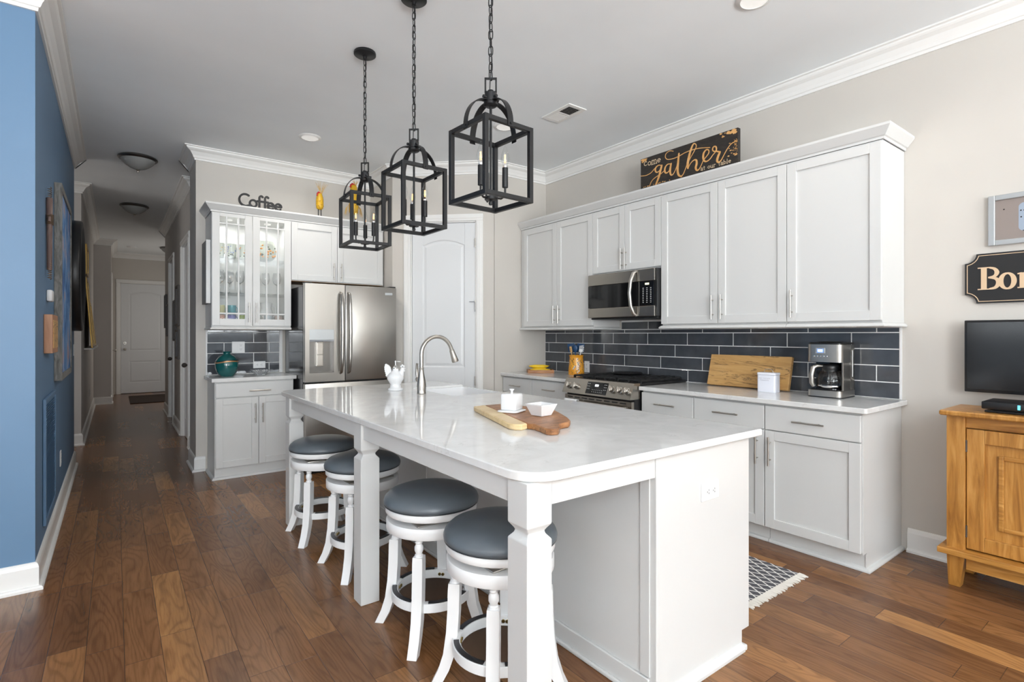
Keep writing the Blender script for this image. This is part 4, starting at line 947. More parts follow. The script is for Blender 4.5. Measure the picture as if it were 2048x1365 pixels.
# ------------------------------------------------------------------ ceiling fittings
def downlight(x, y, label, power):
    t = thing('recessed_light', label, 'ceiling light', (x, y, CEIL), 'recessed ceiling lights')
    MB().lathe_open([(.072, 0), (.072, -.012), (.092, -.006), (.096, -.0015), (.096, 0), (.072, 0)], 36, (x, y, CEIL-.0005)).build('trim_ring', M['trim'], t, 40)
    MB().lathe([(.071, -.009), (.045, -.004), (0, -.003)], 30, (x, y, CEIL-.0005)).build('lens', M['lens'], t, 40)
    l = bpy.data.lights.new('downlight', 'AREA'); l.shape = 'DISK'; l.size = .13; l.energy = power; l.color = (1, .95, .88); l.spread = math.radians(150)
    o = bpy.data.objects.new('downlight_lamp', l); COL.objects.link(o); o.parent = t; o.location = (0, 0, -.016)
downlight(1.41, 4.91, 'round recessed ceiling light in front of the coffee bar', 9); downlight(2.67, 3.65, 'round recessed ceiling light near the vent, seen through the near pendant', 3); downlight(2.72, 1.47, 'round recessed ceiling light at the top edge in front of the sign', 5)
t = thing('ceiling_vent', 'white louvred air vent in the kitchen ceiling', 'vent', (2.9, 3.16, CEIL))
mb = MB(); x0, x1, y0, y1, z = 2.80, 2.99, 2.99, 3.32, CEIL-.0005
mb.box(x0, x1, y0, y0+.035, z-.008, z, .002).box(x0, x1, y1-.035, y1, z-.008, z, .002).box(x0, x0+.035, y0+.035, y1-.035, z-.008, z, .002).box(x1-.035, x1, y0+.035, y1-.035, z-.008, z, .002).box(x0+.03, x1-.03, (y0+y1)/2-.004, (y0+y1)/2+.004, z-.008, z); mb.build('frame', M['trim'], t)
MB().box(x0+.03, x1-.03, y0+.03, y1-.03, z-.0012, z).build('duct_shadow', M['seam'], t)
mb = MB()
for i in range(13):
    yy = y0+.042+i*.0205
    if abs(yy-(y0+y1)/2) < .008: continue
    s_ = -.006 if yy < (y0+y1)/2 else .006; vs = [(x, yy+d_, zz) for x in (x0+.035, x1-.035) for d_, zz in ((-s_, z-.0015), (s_, z-.0085), (s_+.0015, z-.0085), (-s_+.0015, z-.0015))]; mb.add(vs, [(0, 1, 5, 4), (1, 2, 6, 5), (2, 3, 7, 6), (3, 0, 4, 7), (0, 3, 2, 1), (4, 5, 6, 7)])
mb.build('louvres', M['trim'], t)
def hallbowl(x, y, label):
    t = thing('flush_mount_light', label, 'ceiling light', (x, y, CEIL), 'glass bowl ceiling lights in the hall'); c = (x, y, CEIL-.0005)
    MB().lathe([(0, 0), (.15, 0), (.165, -.008), (.17, -.02), (.16, -.032), (.148, -.036), (.14, -.03), (0, -.03)], 40, c).build('rim', M['rimnickel'], t, 40)
    MB().lathe([(.147, -.034), (.132, -.060), (.103, -.088), (.068, -.112), (.03, -.127), (0, -.130)], 36, c).build('glass_bowl', M['frosted'], t, 60)
    MB().lathe([(0, -.128), (.016, -.13), (.018, -.136), (.008, -.142), (.010, -.15), (.006, -.158), (0, -.16)], 16, c).build('finial', M['nickel'], t, 60)
hallbowl(.185, 6.50, 'nickel rimmed glass bowl ceiling light at the near end of the hall'); hallbowl(.215, 8.95, 'nickel rimmed glass bowl ceiling light farther along the hall'); hallbowl(.90, 12.95, 'small glass bowl ceiling light at the far foyer, half hidden')
tag(MB().lathe([(0, 0), (.08, 0), (.08, -.02), (.06, -.03), (0, -.03)], 24, (.27, 13.2, CEIL-.0005)).build('smoke_alarm', M['plate'], None, 40, (.27, 13.2, CEIL)), 'round white smoke alarm on the foyer ceiling', 'smoke alarm')
# ------------------------------------------------------------------ range counter objects
t = thing('wooden_tray', 'low square wooden tray under the bananas in the corner', 'tray', (3.555, 4.235, ZC), None, -.60); T = world_of(t); mb = MB(T)
mb.box(-.135, .135, -.10, .10, .0006, .008); tr = .034
mb.box(-.135, -.123, -.10, .10, .008, tr, .002).box(.123, .135, -.10, .10, .008, tr, .002).box(-.123, .123, -.10, -.088, .008, tr, .002).box(-.123, .123, .088, .10, .008, tr, .002); mb.build('body', M['traywood'], t)
def banana(loc, rz, tilt, label):
    t = thing('banana', label, 'banana', loc, None, rz); T = world_of(t); mb = MB(T); pts = []; rs = []
    for i in range(15):
        a = math.radians(-62+124*i/14); u = i/14; pts.append((.115*math.sin(a), -.115*math.cos(a)*math.cos(tilt)+.09, .0205+(.115-.115*math.cos(a))*math.sin(tilt)))
        rs.append(.0205*min(1, .30+2.6*u, .22+2.4*(1-u))); 
    mb.tube(pts, rs, 10).build('peel', M['banana'], t, 60)
    e = Vector(T.inverted() @ (T @ Vector(pts[-1]))); d_ = (Vector(pts[-1])-Vector(pts[-2])).normalized()
    MB(T).tube([e, e+d_*.015, e+d_*.03+Vector((0, 0, .004))], [.0045, .004, .005], 8).build('stem', M['bananatip'], t, 50); return t
zt_ = ZC+.0085
banana((3.545, 4.22, zt_), -.64, .06, 'lower ripe banana lying flat at the front of the wooden tray')
banana((3.545, 4.235, zt_+.036), -.58, .06, 'upper ripe banana resting on top of the other in the tray')
cx_, cy_ = 3.69, 3.835
t = thing('utensil_crock', 'orange glazed crock with painted leaves holding kitchen utensils', 'crock', (cx_, cy_, ZC))
MB().lathe([(0, .0005), (.078, .0005), (.080, .006), (.077, .06), (.072, .12), (.068, .165), (.067, .178), (.072, .183), (.0725, .192), (.068, .196), (.062, .193), (.061, .175), (.069, .02), (0, .012)], 40, (cx_, cy_, ZC)).build('pot', M['crock'], t, 50)
def stuck(mb, rr, zz, ang, shape):   # printed motif hugging the pot wall
    vs = []; n = len(shape)
    for du, dv in shape:
        z = zz+dv; r = (.080-.003*(z-.006)/.054 if z < .06 else .077-.005*(z-.06)/.06 if z < .12 else .072-.004*(z-.12)/.045)+.0007; a = ang+du/r; vs.append((cx_+r*math.cos(a), cy_+r*math.sin(a), ZC+z))
    mb.add(vs, [tuple(range(n))])
mb = MB(); rng = random.Random(3)
for base_a in (math.radians(205), math.radians(240), math.radians(170), math.radians(275)):
    for i in range(9):
        zz = .02+i*.017; an = base_a+.22*math.sin(i*1.1)+(.16 if i % 2 else -.16); q_ = rng.uniform(0, 3); L_ = rng.uniform(.006, .011)
        stuck(mb, 0, zz, an, [(L_*math.cos(q_)*math.cos(b_)-.45*L_*math.sin(q_)*math.sin(b_), L_*math.sin(q_)*math.cos(b_)+.45*L_*math.cos(q_)*math.sin(b_)) for b_ in [k*math.pi/4 for k in range(8)]])
mb.k = 1
for i in range(12):
    zz = .028+i*.009; an = math.radians(240)+rng.uniform(-.16, .16); stuck(mb, 0, zz, an, [(.006*math.cos(b_), .006*math.sin(b_)) for b_ in [k*math.pi/4 for k in range(8)]])
for i in range(3): stuck(mb, 0, .06+.012*i, math.radians(208)+.1*(i-1), [(.007*math.cos(b_), .007*math.sin(b_)) for b_ in [k*math.pi/4 for k in range(8)]])
mb.build('painted_leaves', [M['leaf'], M['flower']], t)
def utensil(name, label, dx, dy, lean, kind, m, hm):
    b_ = Vector((cx_+dx*.35, cy_+dy*.35, ZC+.025)); tip = Vector((cx_+dx, cy_+dy, ZC+.225)); t = thing(name, label, 'utensil', b_, None); d_ = (tip-b_).normalized()
    MB().tube([b_, tip], .005, 8).build('handle', hm, t, 50); side = Vector((.55, -.8, 0)).normalized(); side = (side-d_*side.dot(d_)).normalized(); nrm = d_.cross(side)
    Tm = Matrix(((side.x, nrm.x, d_.x, tip.x), (side.y, nrm.y, d_.y, tip.y), (side.z, nrm.z, d_.z, tip.z), (0, 0, 0, 1))); mb = MB(Tm)
    if kind == 'turner': mb.prism([(-.03, -.004), (.03, -.004), (.036, .004), (-.036, .004)], 0, .005); mb.v = mb.v[:0]; mb.f = []; mb.m = []; mb.box(-.037, .037, -.004, .004, .0, .085, .006)
    elif kind == 'spoon':
        mb.T = Tm @ Matrix.Translation((0, 0, .035)) @ Matrix.Diagonal((.026, .009, .040, 1)); mb.sphere((0, 0, 0), 1, 10)
    elif kind == 'fork':
        mb.box(-.018, .018, -.004, .004, 0, .03, .003)
        for i in range(4): mb.box(-.018+i*.0105, -.012+i*.0105, -.003, .003, .03, .062+.004*i, .002)
        for i in range(3): mb.box(.014, .028, -.003, .003, .01+i*.018, .019+i*.018, .002)
    else: mb.box(-.012, .012, -.003, .003, 0, .055, .003)
    mb.build('head', m, t, 50)
utensil('turner', 'wide navy blue turner leaning left in the orange crock', -.012, .050, 0, 'turner', M['blueplastic'], M['blackp'])
utensil('turner', 'second navy blue turner standing upright in the middle of the crock', .038, -.012, 0, 'turner', M['blueplastic'], M['blueplastic'])
utensil('spoon', 'navy blue mixing spoon at the front of the orange crock', -.022, -.008, 0, 'spoon', M['blueplastic'], M['blueplastic'])
utensil('pasta_fork', 'white toothed pasta fork leaning right in the orange crock', .01, -.050, 0, 'fork', M['plate'], M['plate'])
utensil('spatula', 'short tan wooden spatula at the front left of the crock', -.042, .028, 0, 'stick', M['boardwood'], M['boardwood'])
# leaning cutting board, tin, coffee maker
t = Matrix.Translation((3.752, 2.105, ZC+.0084)) @ Matrix.Rotation(math.radians(15), 4, 'Y')
tag(MB(t).box(.0, .030, -.315, .315, .0, .243, .003).build('cutting_board', M['boardwood'], None, None, (3.77, 2.105, ZC)), 'rectangular spalted wood cutting board leaning against the tile', 'cutting board')
t = thing('storage_tin', 'white enamel tin with wire handle in front of the cutting board', 'tin', (3.652, 1.875, ZC), None, .10); T = world_of(t) @ FX(0)
MB(T).prism(rrect(-.062, .062, -.045, .045, (.014,)*4, 5), .0006, .118).build('box', M['canister'], t, 50)
MB(T).prism(rrect(-.064, .064, -.047, .047, (.015,)*4, 5), .1185, .136, .003).build('lid', M['canister'], t, 50)
MB(T).tube([(.030, 0, .134), (.030, 0, .142), (.022, 0, .156), (.0, 0, .160), (-.022, 0, .156), (-.030, 0, .142), (-.030, 0, .134)], .0022, 8).build('wire_handle', M['nickel'], t, 50)
mb = MB(T); rg = random.Random(5)
for row, (n_, u0) in enumerate(((9, .047), (8, .041))):
    z = .096-row*.013; u = u0
    for i in range(n_+ (1 if row == 0 else 0)):
        if row == 0 and i == 3: u -= .005; continue
        h_ = .0032; mb.ribbon([(u, z-h_), (u-.001, z+h_), (u-.004, z+rg.uniform(-h_, h_)), (u-.005, z-h_ if i % 2 else z+h_)], .0009, .0452, .0456, 3); u -= .0078
mb.build('printed_lettering', M['inkgrey'], t)
CMY = 1.494
t = thing('coffee_maker', 'stainless drip coffee maker with glass carafe on the right counter', 'coffee maker', (3.70, CMY, ZC), None, .03)
T = world_of(t) @ FX(0) @ Matrix.Translation((0, .11, 0))     # x: along the front (+ is left in view), y: toward the viewer, z up
W_ = .102
def dpoly(d0, d1, w_, r): return [(-w_, d0), (w_, d0)]+arc(w_-r, d1-r, r, 0, 90, 6)[0:]+arc(-w_+r, d1-r, r, 90, 180, 6)
MB(T).prism(dpoly(-.215, 0, W_, .03), .0006, .008).build('foot', M['blackp'], t, 40)
MB(T).prism(dpoly(-.215, .002, W_, .03), .0085, .046).build('base', M['steel'], t, 40)
MB(T).prism(dpoly(-.20, -.005, W_-.008, .03), .0465, .054).lathe([(0, .054), (.062, .054), (.062, .058), (0, .058)], 30, (-.012, -.075, 0)).build('hot_plate', M['blackg'], t, 40)
MB(T).box(-W_, W_, -.215, -.148, .0465, .335, .004).build('rear_column', M['steel2'], t, 40)
MB(T).box(-W_+.0105, -W_+.014, -.138, -.034, .0545, .2245).box(-W_+.0105, W_-.002, -.1478, -.14, .0545, .2245).build('cavity', M['blackg'], t)
MB(T).box(-W_, -W_+.010, -.1475, -.030, .0465, .2255, .002).build('side_panel', M['steel2'], t)
hd = MB(T).prism(dpoly(-.1475, 0, W_, .03), .226, .338).build('head', M['steel'], t, 40)
MB(T).prism(dpoly(-.213, -.004, W_-.003, .03), .3385, .350, .004).box(-.05, .05, -.17, -.05, .3505, .357, .003).build('lid', M['blackp'], t, 40)
dp_ = MB(T).box(-.008, .048, -.001, .0025, .281, .316, .002).build('display_bezel', M['silverframe'], hd)
mb = MB(T); mb.box(.001, .038, .002, .0032, .287, .309); mb.k = 1; mb.box(.006, .033, .003, .0036, .291, .305); mb.build('display', [M['tealdisplay'], M['whitedisplay']], hd)
for i in range(5): MB(T).lathe([(0, 0), (.0058, 0), (.005, .004), (0, .0045)], 14).build('button', M['chrome'], hd, 40)
for i, b_ in enumerate([o for o in hd.children if o.name.startswith('button')]):
    Q = Matrix.Translation((.056-i*.0185, .0005, .262)) @ Matrix.Rotation(-R90, 4, 'X')
    b_.data.transform(world_of(hd).inverted() @ T @ Q @ T.inverted() @ world_of(hd))
MB(T).box(-W_-.0012, -W_+.002, -.183, -.172, .13, .30, .001).build('water_gauge', M['plate'], t)
cf = thing('coffee_carafe', 'glass coffee carafe with steel handle inside the coffee maker', 'carafe', T @ Vector((-.012, -.075, .0585)))
c_ = (-.012, -.075, .0585)
MB(T).lathe([(0, .0005), (.060, .0005), (.070, .008), (.073, .045), (.066, .085), (.052, .112), (.045, .123)], 36, c_).build('glass', M['pane'], cf, 60)
MB(T).lathe([(.060, .0), (.0722, .006), (.0738, .016), (.0735, .019)], 36, c_).build('base_band', M['chrome'], cf, 60)
MB(T).lathe([(0, .152), (.040, .152), (.047, .144), (.0485, .126), (.046, .118), (.047, .108), (.0525, .108)], 30, c_).build('collar_lid', M['blackp'], cf, 50)
hm = MB(T); hm.tube([(.025, -.045, .198), (.050, -.02, .200), (.064, -.005, .188), (.072, .0, .14), (.070, .0, .09), (.062, -.008, .070)], [.010, .014, .016, .016, .015, .011], 12); hm.build('handle', M['steel'], cf, 60)
# flat sign above the cabinets
ZTT = ZU1+.078
t = thing('gather_sign', 'long black wooden sign with orange script above the cabinets', 'sign', (3.582, 2.48, ZTT)); XS = 3.565
MB().box(XS, XS+.035, 2.052, 2.925, ZTT+.0006, 2.797, .002).build('board', M['signwood'], t)
Ts = FXr(XS)
strokes = {
 'lead': ([(-2.922, 2.656), (-2.871, 2.649), (-2.819, 2.657), (-2.779, 2.684), (-2.744, 2.7)], .006), 'g1': ([(-2.705, 2.688), (-2.736, 2.701), (-2.765, 2.691), (-2.773, 2.667), (-2.759, 2.648), (-2.736, 2.652), (-2.713, 2.675)], [.007, .008, .013, .015, .010, .007, .006]),
 'g2': ([(-2.709, 2.691), (-2.72, 2.657), (-2.738, 2.604), (-2.767, 2.55)], [.016, .019, .019, .014]), 'g3': ([(-2.831, 2.551), (-2.811, 2.586), (-2.775, 2.608), (-2.728, 2.622), (-2.69, 2.64), (-2.671, 2.661)], .006),
 'a1': ([(-2.622, 2.682), (-2.652, 2.686), (-2.676, 2.665), (-2.678, 2.634), (-2.663, 2.619), (-2.64, 2.628), (-2.622, 2.655)], [.007, .008, .014, .016, .010, .007, .006]), 'a2': ([(-2.618, 2.682), (-2.628, 2.634), (-2.622, 2.598), (-2.603, 2.592), (-2.581, 2.617), (-2.556, 2.666)], [.015, .018, .014, .008, .006, .006]),
 't1': ([(-2.545, 2.743), (-2.552, 2.683), (-2.557, 2.623), (-2.55, 2.581), (-2.53, 2.561), (-2.509, 2.568), (-2.491, 2.597), (-2.469, 2.643)], [.014, .018, .020, .018, .012, .008, .006, .006]), 't2': ([(-2.598, 2.777), (-2.629, 2.788), (-2.663, 2.779), (-2.674, 2.753), (-2.656, 2.728), (-2.614, 2.719), (-2.556, 2.721), (-2.491, 2.735), (-2.428, 2.739), (-2.36, 2.734), (-2.274, 2.715)], .006),
 'h1': ([(-2.469, 2.643), (-2.439, 2.684), (-2.408, 2.724), (-2.389, 2.757), (-2.4, 2.78), (-2.418, 2.778), (-2.439, 2.738), (-2.455, 2.688), (-2.465, 2.642), (-2.463, 2.609)], [.006, .006, .006, .007, .007, .012, .017, .020, .020, .016]), 'h2': ([(-2.462, 2.608), (-2.439, 2.639), (-2.411, 2.656), (-2.389, 2.65), (-2.386, 2.622), (-2.394, 2.594), (-2.384, 2.572), (-2.367, 2.574), (-2.347, 2.6), (-2.332, 2.629)], [.006, .006, .008, .014, .018, .018, .013, .008, .006, .006]),
 'e': ([(-2.332, 2.629), (-2.307, 2.652), (-2.284, 2.675), (-2.284, 2.698), (-2.304, 2.706), (-2.324, 2.689), (-2.33, 2.658), (-2.322, 2.629), (-2.301, 2.618), (-2.274, 2.628), (-2.249, 2.653)], [.006, .007, .008, .008, .009, .014, .017, .014, .009, .007, .006]), 'r1': ([(-2.249, 2.653), (-2.233, 2.665), (-2.22, 2.683), (-2.224, 2.706), (-2.242, 2.712), (-2.252, 2.695), (-2.242, 2.678), (-2.22, 2.672), (-2.191, 2.658)], [.006, .007, .010, .011, .009, .009, .008, .009, .013]),
 'r2': ([(-2.191, 2.658), (-2.207, 2.628), (-2.214, 2.601), (-2.203, 2.586), (-2.182, 2.595), (-2.16, 2.627), (-2.133, 2.665), (-2.102, 2.693), (-2.072, 2.7)], [.014, .018, .018, .012, .008, .006, .006, .006, .006])}
mb = MB(Ts)
for i, (p_, w_) in enumerate(strokes.values()): mb.ribbon(p_, w_, .0002, .0012+.00003*i)
mb.build('script_lettering', M['signletter'], t)
GL = {  # small upright letters: strokes on a unit x-height box, (width, strokes)
 'C': (.95, [arc(.48, .72, .46, 48, 312, 12)], 1), 'o': (.9, [arc(.45, .5, .42, 0, 360, 16)]), 'm': (1.5, [[(.1, 1), (.1, 0)], [(.1, .75)]+arc(.42, .7, .30, 150, 0, 6)+[(.72, 0)], [(.72, .75)]+arc(1.04, .7, .30, 150, 0, 6)+[(1.36, 0)]]),
 'e': (.9, [[(.06, .52), (.84, .52)]+arc(.45, .5, .41, 5, 310, 14)]), 'a': (.9, [[(.12, .85)]+arc(.42, .68, .32, 120, 0, 6)+[(.74, 0)], [(.74, .55), (.4, .55)]+arc(.34, .28, .25, 90, 270, 8)+[(.5, .06), (.74, .28)]]),
 't': (.7, [[(.32, 1.35), (.32, .25)]+arc(.5, .2, .17, 180, 290, 5), [(.05, .98), (.62, .98)]]), 'u': (1, [[(.1, 1), (.1, .35)]+arc(.42, .34, .31, 180, 330, 6)+[(.8, .5)], [(.82, 1), (.82, 0)]]), 'r': (.75, [[(.15, 1), (.15, 0)], [(.15, .6)]+arc(.5, .62, .33, 160, 40, 6)]),
 'b': (.95, [[(.1, 1.6), (.1, 0)], arc(.47, .5, .40, 180, -180, 16)]), 'l': (.5, [[(.22, 1.6), (.22, 0)]]), ' ': (.7, [])}
SER = {'m': [(.1, 0), (.72, 0), (1.36, 0)], 'a': [(.78, 0)], 'r': [(.15, 0)], 'l': [(.22, 0)], 'u': [(.86, 0)]}
def letters(mb, text, x, z, h, wid, n1, sp=.22):
    for ch in text:
        gw = GL[ch]
        for st_ in gw[1]: mb.ribbon([(x+p[0]*h, z+p[1]*h) for p in st_], wid, .0002, n1, 2)
        for p in SER.get(ch, []): mb.ribbon([(x+(p[0]-.2)*h, z+p[1]*h), (x+(p[0]+.2)*h, z+p[1]*h)], wid, .0002, n1, 2)
        x += (gw[0]+sp)*h
for tx, x_, z_, h_, w_ in (('Come', -2.888, 2.724, .034, .0058), ('at our table', -2.352, 2.560, .0205, .0036)): mb = MB(Ts); letters(mb, tx, x_, z_, h_, w_, .0009); mb.build('small_lettering', M['signcream'], t)
mb = MB(Ts); rg = random.Random(11)
def chip(u, z, r):
    n = 9; pp = [(u+r*rg.uniform(.4, 1.2)*math.cos(2*math.pi*i/n)*1.6, z+r*rg.uniform(.4, 1.2)*math.sin(2*math.pi*i/n)*.8) for i in range(n)]
    pp = [(min(-2.053, max(-2.924, a)), min(2.796, max(ZTT+.001, b_))) for a, b_ in pp]; chip.k = getattr(chip, 'k', 0)+1; mb.add([(a, .0003+.000004*chip.k, b_) for a, b_ in pp], [tuple(range(n))])
for i in range(26): chip(-2.07-abs(rg.gauss(0, .045)), 2.79-abs(rg.gauss(0, .014)), rg.uniform(.004, .013))
for i in range(16): chip(-2.915+abs(rg.gauss(0, .02)), 2.79-abs(rg.gauss(0, .012)), rg.uniform(.004, .011))
for i in range(34): chip(-2.058-abs(rg.gauss(0, .03)), rg.uniform(2.60, 2.72), rg.uniform(.002, .007))
for i in range(20): chip(rg.uniform(-2.9, -2.5), 2.553+abs(rg.gauss(0, .004)), rg.uniform(.002, .006))
mb.build('worn_patches', M['orange'] if False else M['signletter'], t)
# ------------------------------------------------------------------ coffee bar objects
vx, vy = .845, 5.60
t = thing('teal_vase', 'round teal glazed vase with a bronze band on the coffee bar', 'vase', (vx, vy, .918))
vp = [(0, .0006), (.055, .0006), (.062, .006), (.085, .04), (.098, .085), (.100, .115), (.093, .15), (.072, .185), (.045, .205), (.032, .212), (.030, .222), (.040, .232), (.038, .235), (.027, .226), (.026, .21)]
MB().lathe(vp, 40, (vx, vy, .918)).build('body', M['teal'], t, 60)
mb = MB()
for dz_, h_, k_ in ((.150, .006, 0), (.142, .010, 1)):
    n = 40; vs = []
    for z_ in (0, h_):
        for i in range(n):
            a = 2*math.pi*i/n; z = dz_-z_+.008*math.sin(a*1+2.2)+.003*math.sin(3*a); r = .1008 if z < .115 else .100-.0002*((z-.115)*1000)*(1+.0028*(z-.115)*1000)*.62+.0016; vs.append((vx+r*math.cos(a), vy+r*math.sin(a), .918+z))
    mb.k = k_; mb.add(vs, [(i, (i+1) % n, n+(i+1) % n, n+i) for i in range(n)])
mb.build('glaze_band', [M['blackp'], M['copper']], t, 60)
dx_, dy_ = 1.145, 5.64
t = thing('crystal_dish', 'cut crystal dish on the coffee bar counter beside the vase', 'dish', (dx_, dy_, .918)); n = 24; vs = []; fs = []
rings = [(.048, .0006, 0), (.05, .006, .1), (.058, .016, .1), (.064, .028, .14), (.075, .04, .06), (.084, .048, .16), (.080, .049, .16), (.070, .038, 0), (.05, .012, 0)]
for r_, z, am in rings:
    for i in range(n*2): a = math.pi*i/n; q_ = r_*(1+am*(1 if i % 2 else -1)*.5); sqf = 1/max(abs(math.cos(a)), abs(math.sin(a)))**.55; vs.append((dx_+q_*sqf*math.cos(a), dy_+q_*sqf*math.sin(a)*.8, .918+z))
for k in range(len(rings)-1):
    for i in range(n*2): j = (i+1) % (n*2); fs.append((k*n*2+i, k*n*2+j, (k+1)*n*2+j, (k+1)*n*2+i))
fs += [tuple(range(n*2)), tuple(range((len(rings)-1)*n*2, len(rings)*n*2))]; MB().add(vs, fs).build('glass', M['crystal'], t)
# Coffee letters
mb = MB(FY(5.50)); w_ = .0175; z0 = ZTT+.0095; G2 = [(arc(.99, .062, .052, 55, 300, 12)), (arc(1.058, .040, .030, 0, 360, 14)), [(1.142, .108), (1.128, .116), (1.114, .106), (1.112, .085), (1.112, .006)], [(1.092, .066), (1.142, .066)], [(1.192, .108), (1.178, .116), (1.164, .106), (1.162, .085), (1.162, .006)], [(1.142, .066), (1.19, .066)],
    [(1.190, .038), (1.240, .038)], arc(1.214, .036, .028, 4, 315, 12), [(1.258, .038), (1.308, .038)], arc(1.282, .036, .028, 4, 315, 12), [(1.024, .016), (1.04, .02)]]
for i, s_ in enumerate(G2): mb.ribbon([(p[0]-.004, z0+p[1]*1.06) for p in s_], w_, -.008-.0003*i, .008+.0003*i, 4)
tag(mb.build('coffee_word_sign', M['blackp'], None, 30, (1.13, 5.5, ZTT)), 'black cut out word reading Coffee standing on the glass cabinet', 'sign')
def rooster(x, y, k, label, hb, big=False):
    t = thing('rooster_figurine', label, 'figurine', (x, y, ZTT)); z0 = ZTT
    MB().lathe([(0, .0006), (.038*k, .0006), (.038*k, .010), (0, .012)], 24, (x, y, z0)).build('base', M['cedar'], t, 40)
    for s_ in (-1, 1): MB().cyl((x+s_*.014*k, y, z0+.010), (x+s_*.014*k, y, z0+.095), .0048, 10).build('leg', M['blackp'], t)
    pr = [(0, .088), (.022, .090), (.034, .105), (.038, .14), (.037, .18), (.033, .215), (.027, hb-.02), (.022, hb-.004), (0, hb)]
    b_ = MB().lathe([(r_*k, z) for r_, z in pr], 28, (x, y, z0)).build('body', M['yellow'], t, 60)
    mb = MB(); rg = random.Random(4)
    for i in range(26):
        zz = rg.uniform(.10, hb-.03); a = rg.uniform(math.pi, 2*math.pi); r_ = k*(.0382 if .11 < zz < .18 else .0382-.011*max(0, zz-.18)/.055 if zz > .18 else .036); mb.sphere((x+(r_-.0036)*math.cos(a), y+(r_-.0036)*math.sin(a), z0+zz), .006, 6)
    mb.build('dots', M['dots'], b_)
    mb = MB()
    for dx, dz in ((-.018, .0), (-.008, .012), (.004, .004)): mb.sphere((x+dx*k-.004, y-.004, z0+hb+dz-.004), .010*k, 8)
    mb.tube([(x-.026*k, y-.012, z0+hb-.004), (x-.030*k, y-.014, z0+hb-.03)], [.006*k, .008*k], 8).build('comb', M['red'], t, 60)
    mb = MB()
    for i in range(34):
        a = rg.uniform(-.55, .55); b2 = rg.uniform(-.3, .3); L_ = rg.uniform(.09, .135)*(1.0 if not big else .55); p0 = (x+.014*k+rg.uniform(-.006, .006), y, z0+hb-.012); mb.tube([p0, (p0[0]+.4*L_*math.sin(a), p0[1]+.4*L_*b2, p0[2]+.45*L_), (p0[0]+L_*math.sin(a), p0[1]+L_*b2, p0[2]+L_*math.cos(a))], [.0012, .0011, .0008], 5)
    if big:
        for s_ in (-1, 1):
            for i in range(30): p0 = (x+s_*.036*k, y, z0+.19); L_ = rg.uniform(.07, .13); mb.tube([p0, (p0[0]+s_*L_*.3, y+rg.uniform(-.02, .02), p0[2]-L_*.4), (p0[0]+s_*L_*rg.uniform(.15, .5), y+rg.uniform(-.03, .03), p0[2]-L_)], [.0012, .0011, .0008], 5)
    mb.build('straw_tail', M['straw'], t)
rooster(1.686, 5.53, 1.0, 'yellow dotted rooster figurine on black legs beside the Coffee letters', .255)
rooster(2.042, 5.53, 1.32, 'larger yellow rooster figurine seen behind the far pendant', .40, True)
# plaque on the side of the glass cabinet
t = thing('wood_plaque', 'narrow grey barnwood plaque hung beside the glass cabinet', 'plaque', (.67, 5.6, 1.9))
MB().box(.664, .697, 5.50, 5.80, 1.60, 2.175).build('backing', M['plaquewood'], t); MB().box(.660, .697, 5.485, 5.4995, 1.598, 2.177, .002).build('front_edge', M['cab'], t)
# glass cabinet contents
for i, (x, y) in enumerate(((.785, 5.60), (.885, 5.60), (.985, 5.60))):
    lab = ['painted glass tumbler with yellow flowers at the left of the top shelf', 'painted glass tumbler with blue flowers in the middle of the top shelf', 'painted glass tumbler with a yellow iris behind the right of the left door'][i]
    t = thing('painted_tumbler', lab, 'glass', (x, y, 2.035), 'painted tumblers on the top shelf'); MB().lathe([(0, .0006), (.034, .0006), (.042, .05), (.043, .135), (.040, .135), (.032, .01), (0, .008)], 24, (x, y, 2.035)).build('glass', M['sage'], t, 60)
    mb = MB(); rg = random.Random(i+20)
    for j in range(20): a = rg.uniform(math.pi*1.05, math.pi*1.95); zz = rg.uniform(.02, .11); mb.k = (1 if zz < .05 else 0); q_ = rg.uniform(.004, .011); r_ = (.0345+.0085*min(1, zz/.05))-.72*q_; mb.sphere((x+r_*math.cos(a), y+r_*math.sin(a), 2.035+zz), q_, 6, .9)
    mb.build('painted_flowers', [[M['yellow'], M['lavender'], M['orange']][i], M['leaf']], t)
x, y = 1.19, 5.64; t = thing('painted_bowl', 'round frosted glass bowl painted with yellow flowers on the top shelf', 'bowl', (x, y, 2.035))
MB().lathe([(0, .0006), (.05, .0006), (.085, .035), (.10, .09), (.092, .15), (.07, .195), (.066, .194), (.088, .15), (.095, .09), (.08, .04), (0, .01)], 32, (x, y, 2.035)).build('glass', M['sage'], t, 60)
mb = MB(); rg = random.Random(33)
for j in range(30): a = rg.uniform(math.pi*1.1, math.pi*1.9); zz = rg.uniform(.03, .16); mb.k = 1 if j % 5 == 0 else 0; q_ = rg.uniform(.007, .016); r_ = .10-.0025*abs(zz-.09)*100*abs(zz-.09)*10+.001-.75*q_; mb.sphere((x+r_*math.cos(a), y+r_*math.sin(a), 2.035+zz), q_, 7, .8)
mb.build('painted_flowers', [M['orange'], M['leaf']], t)
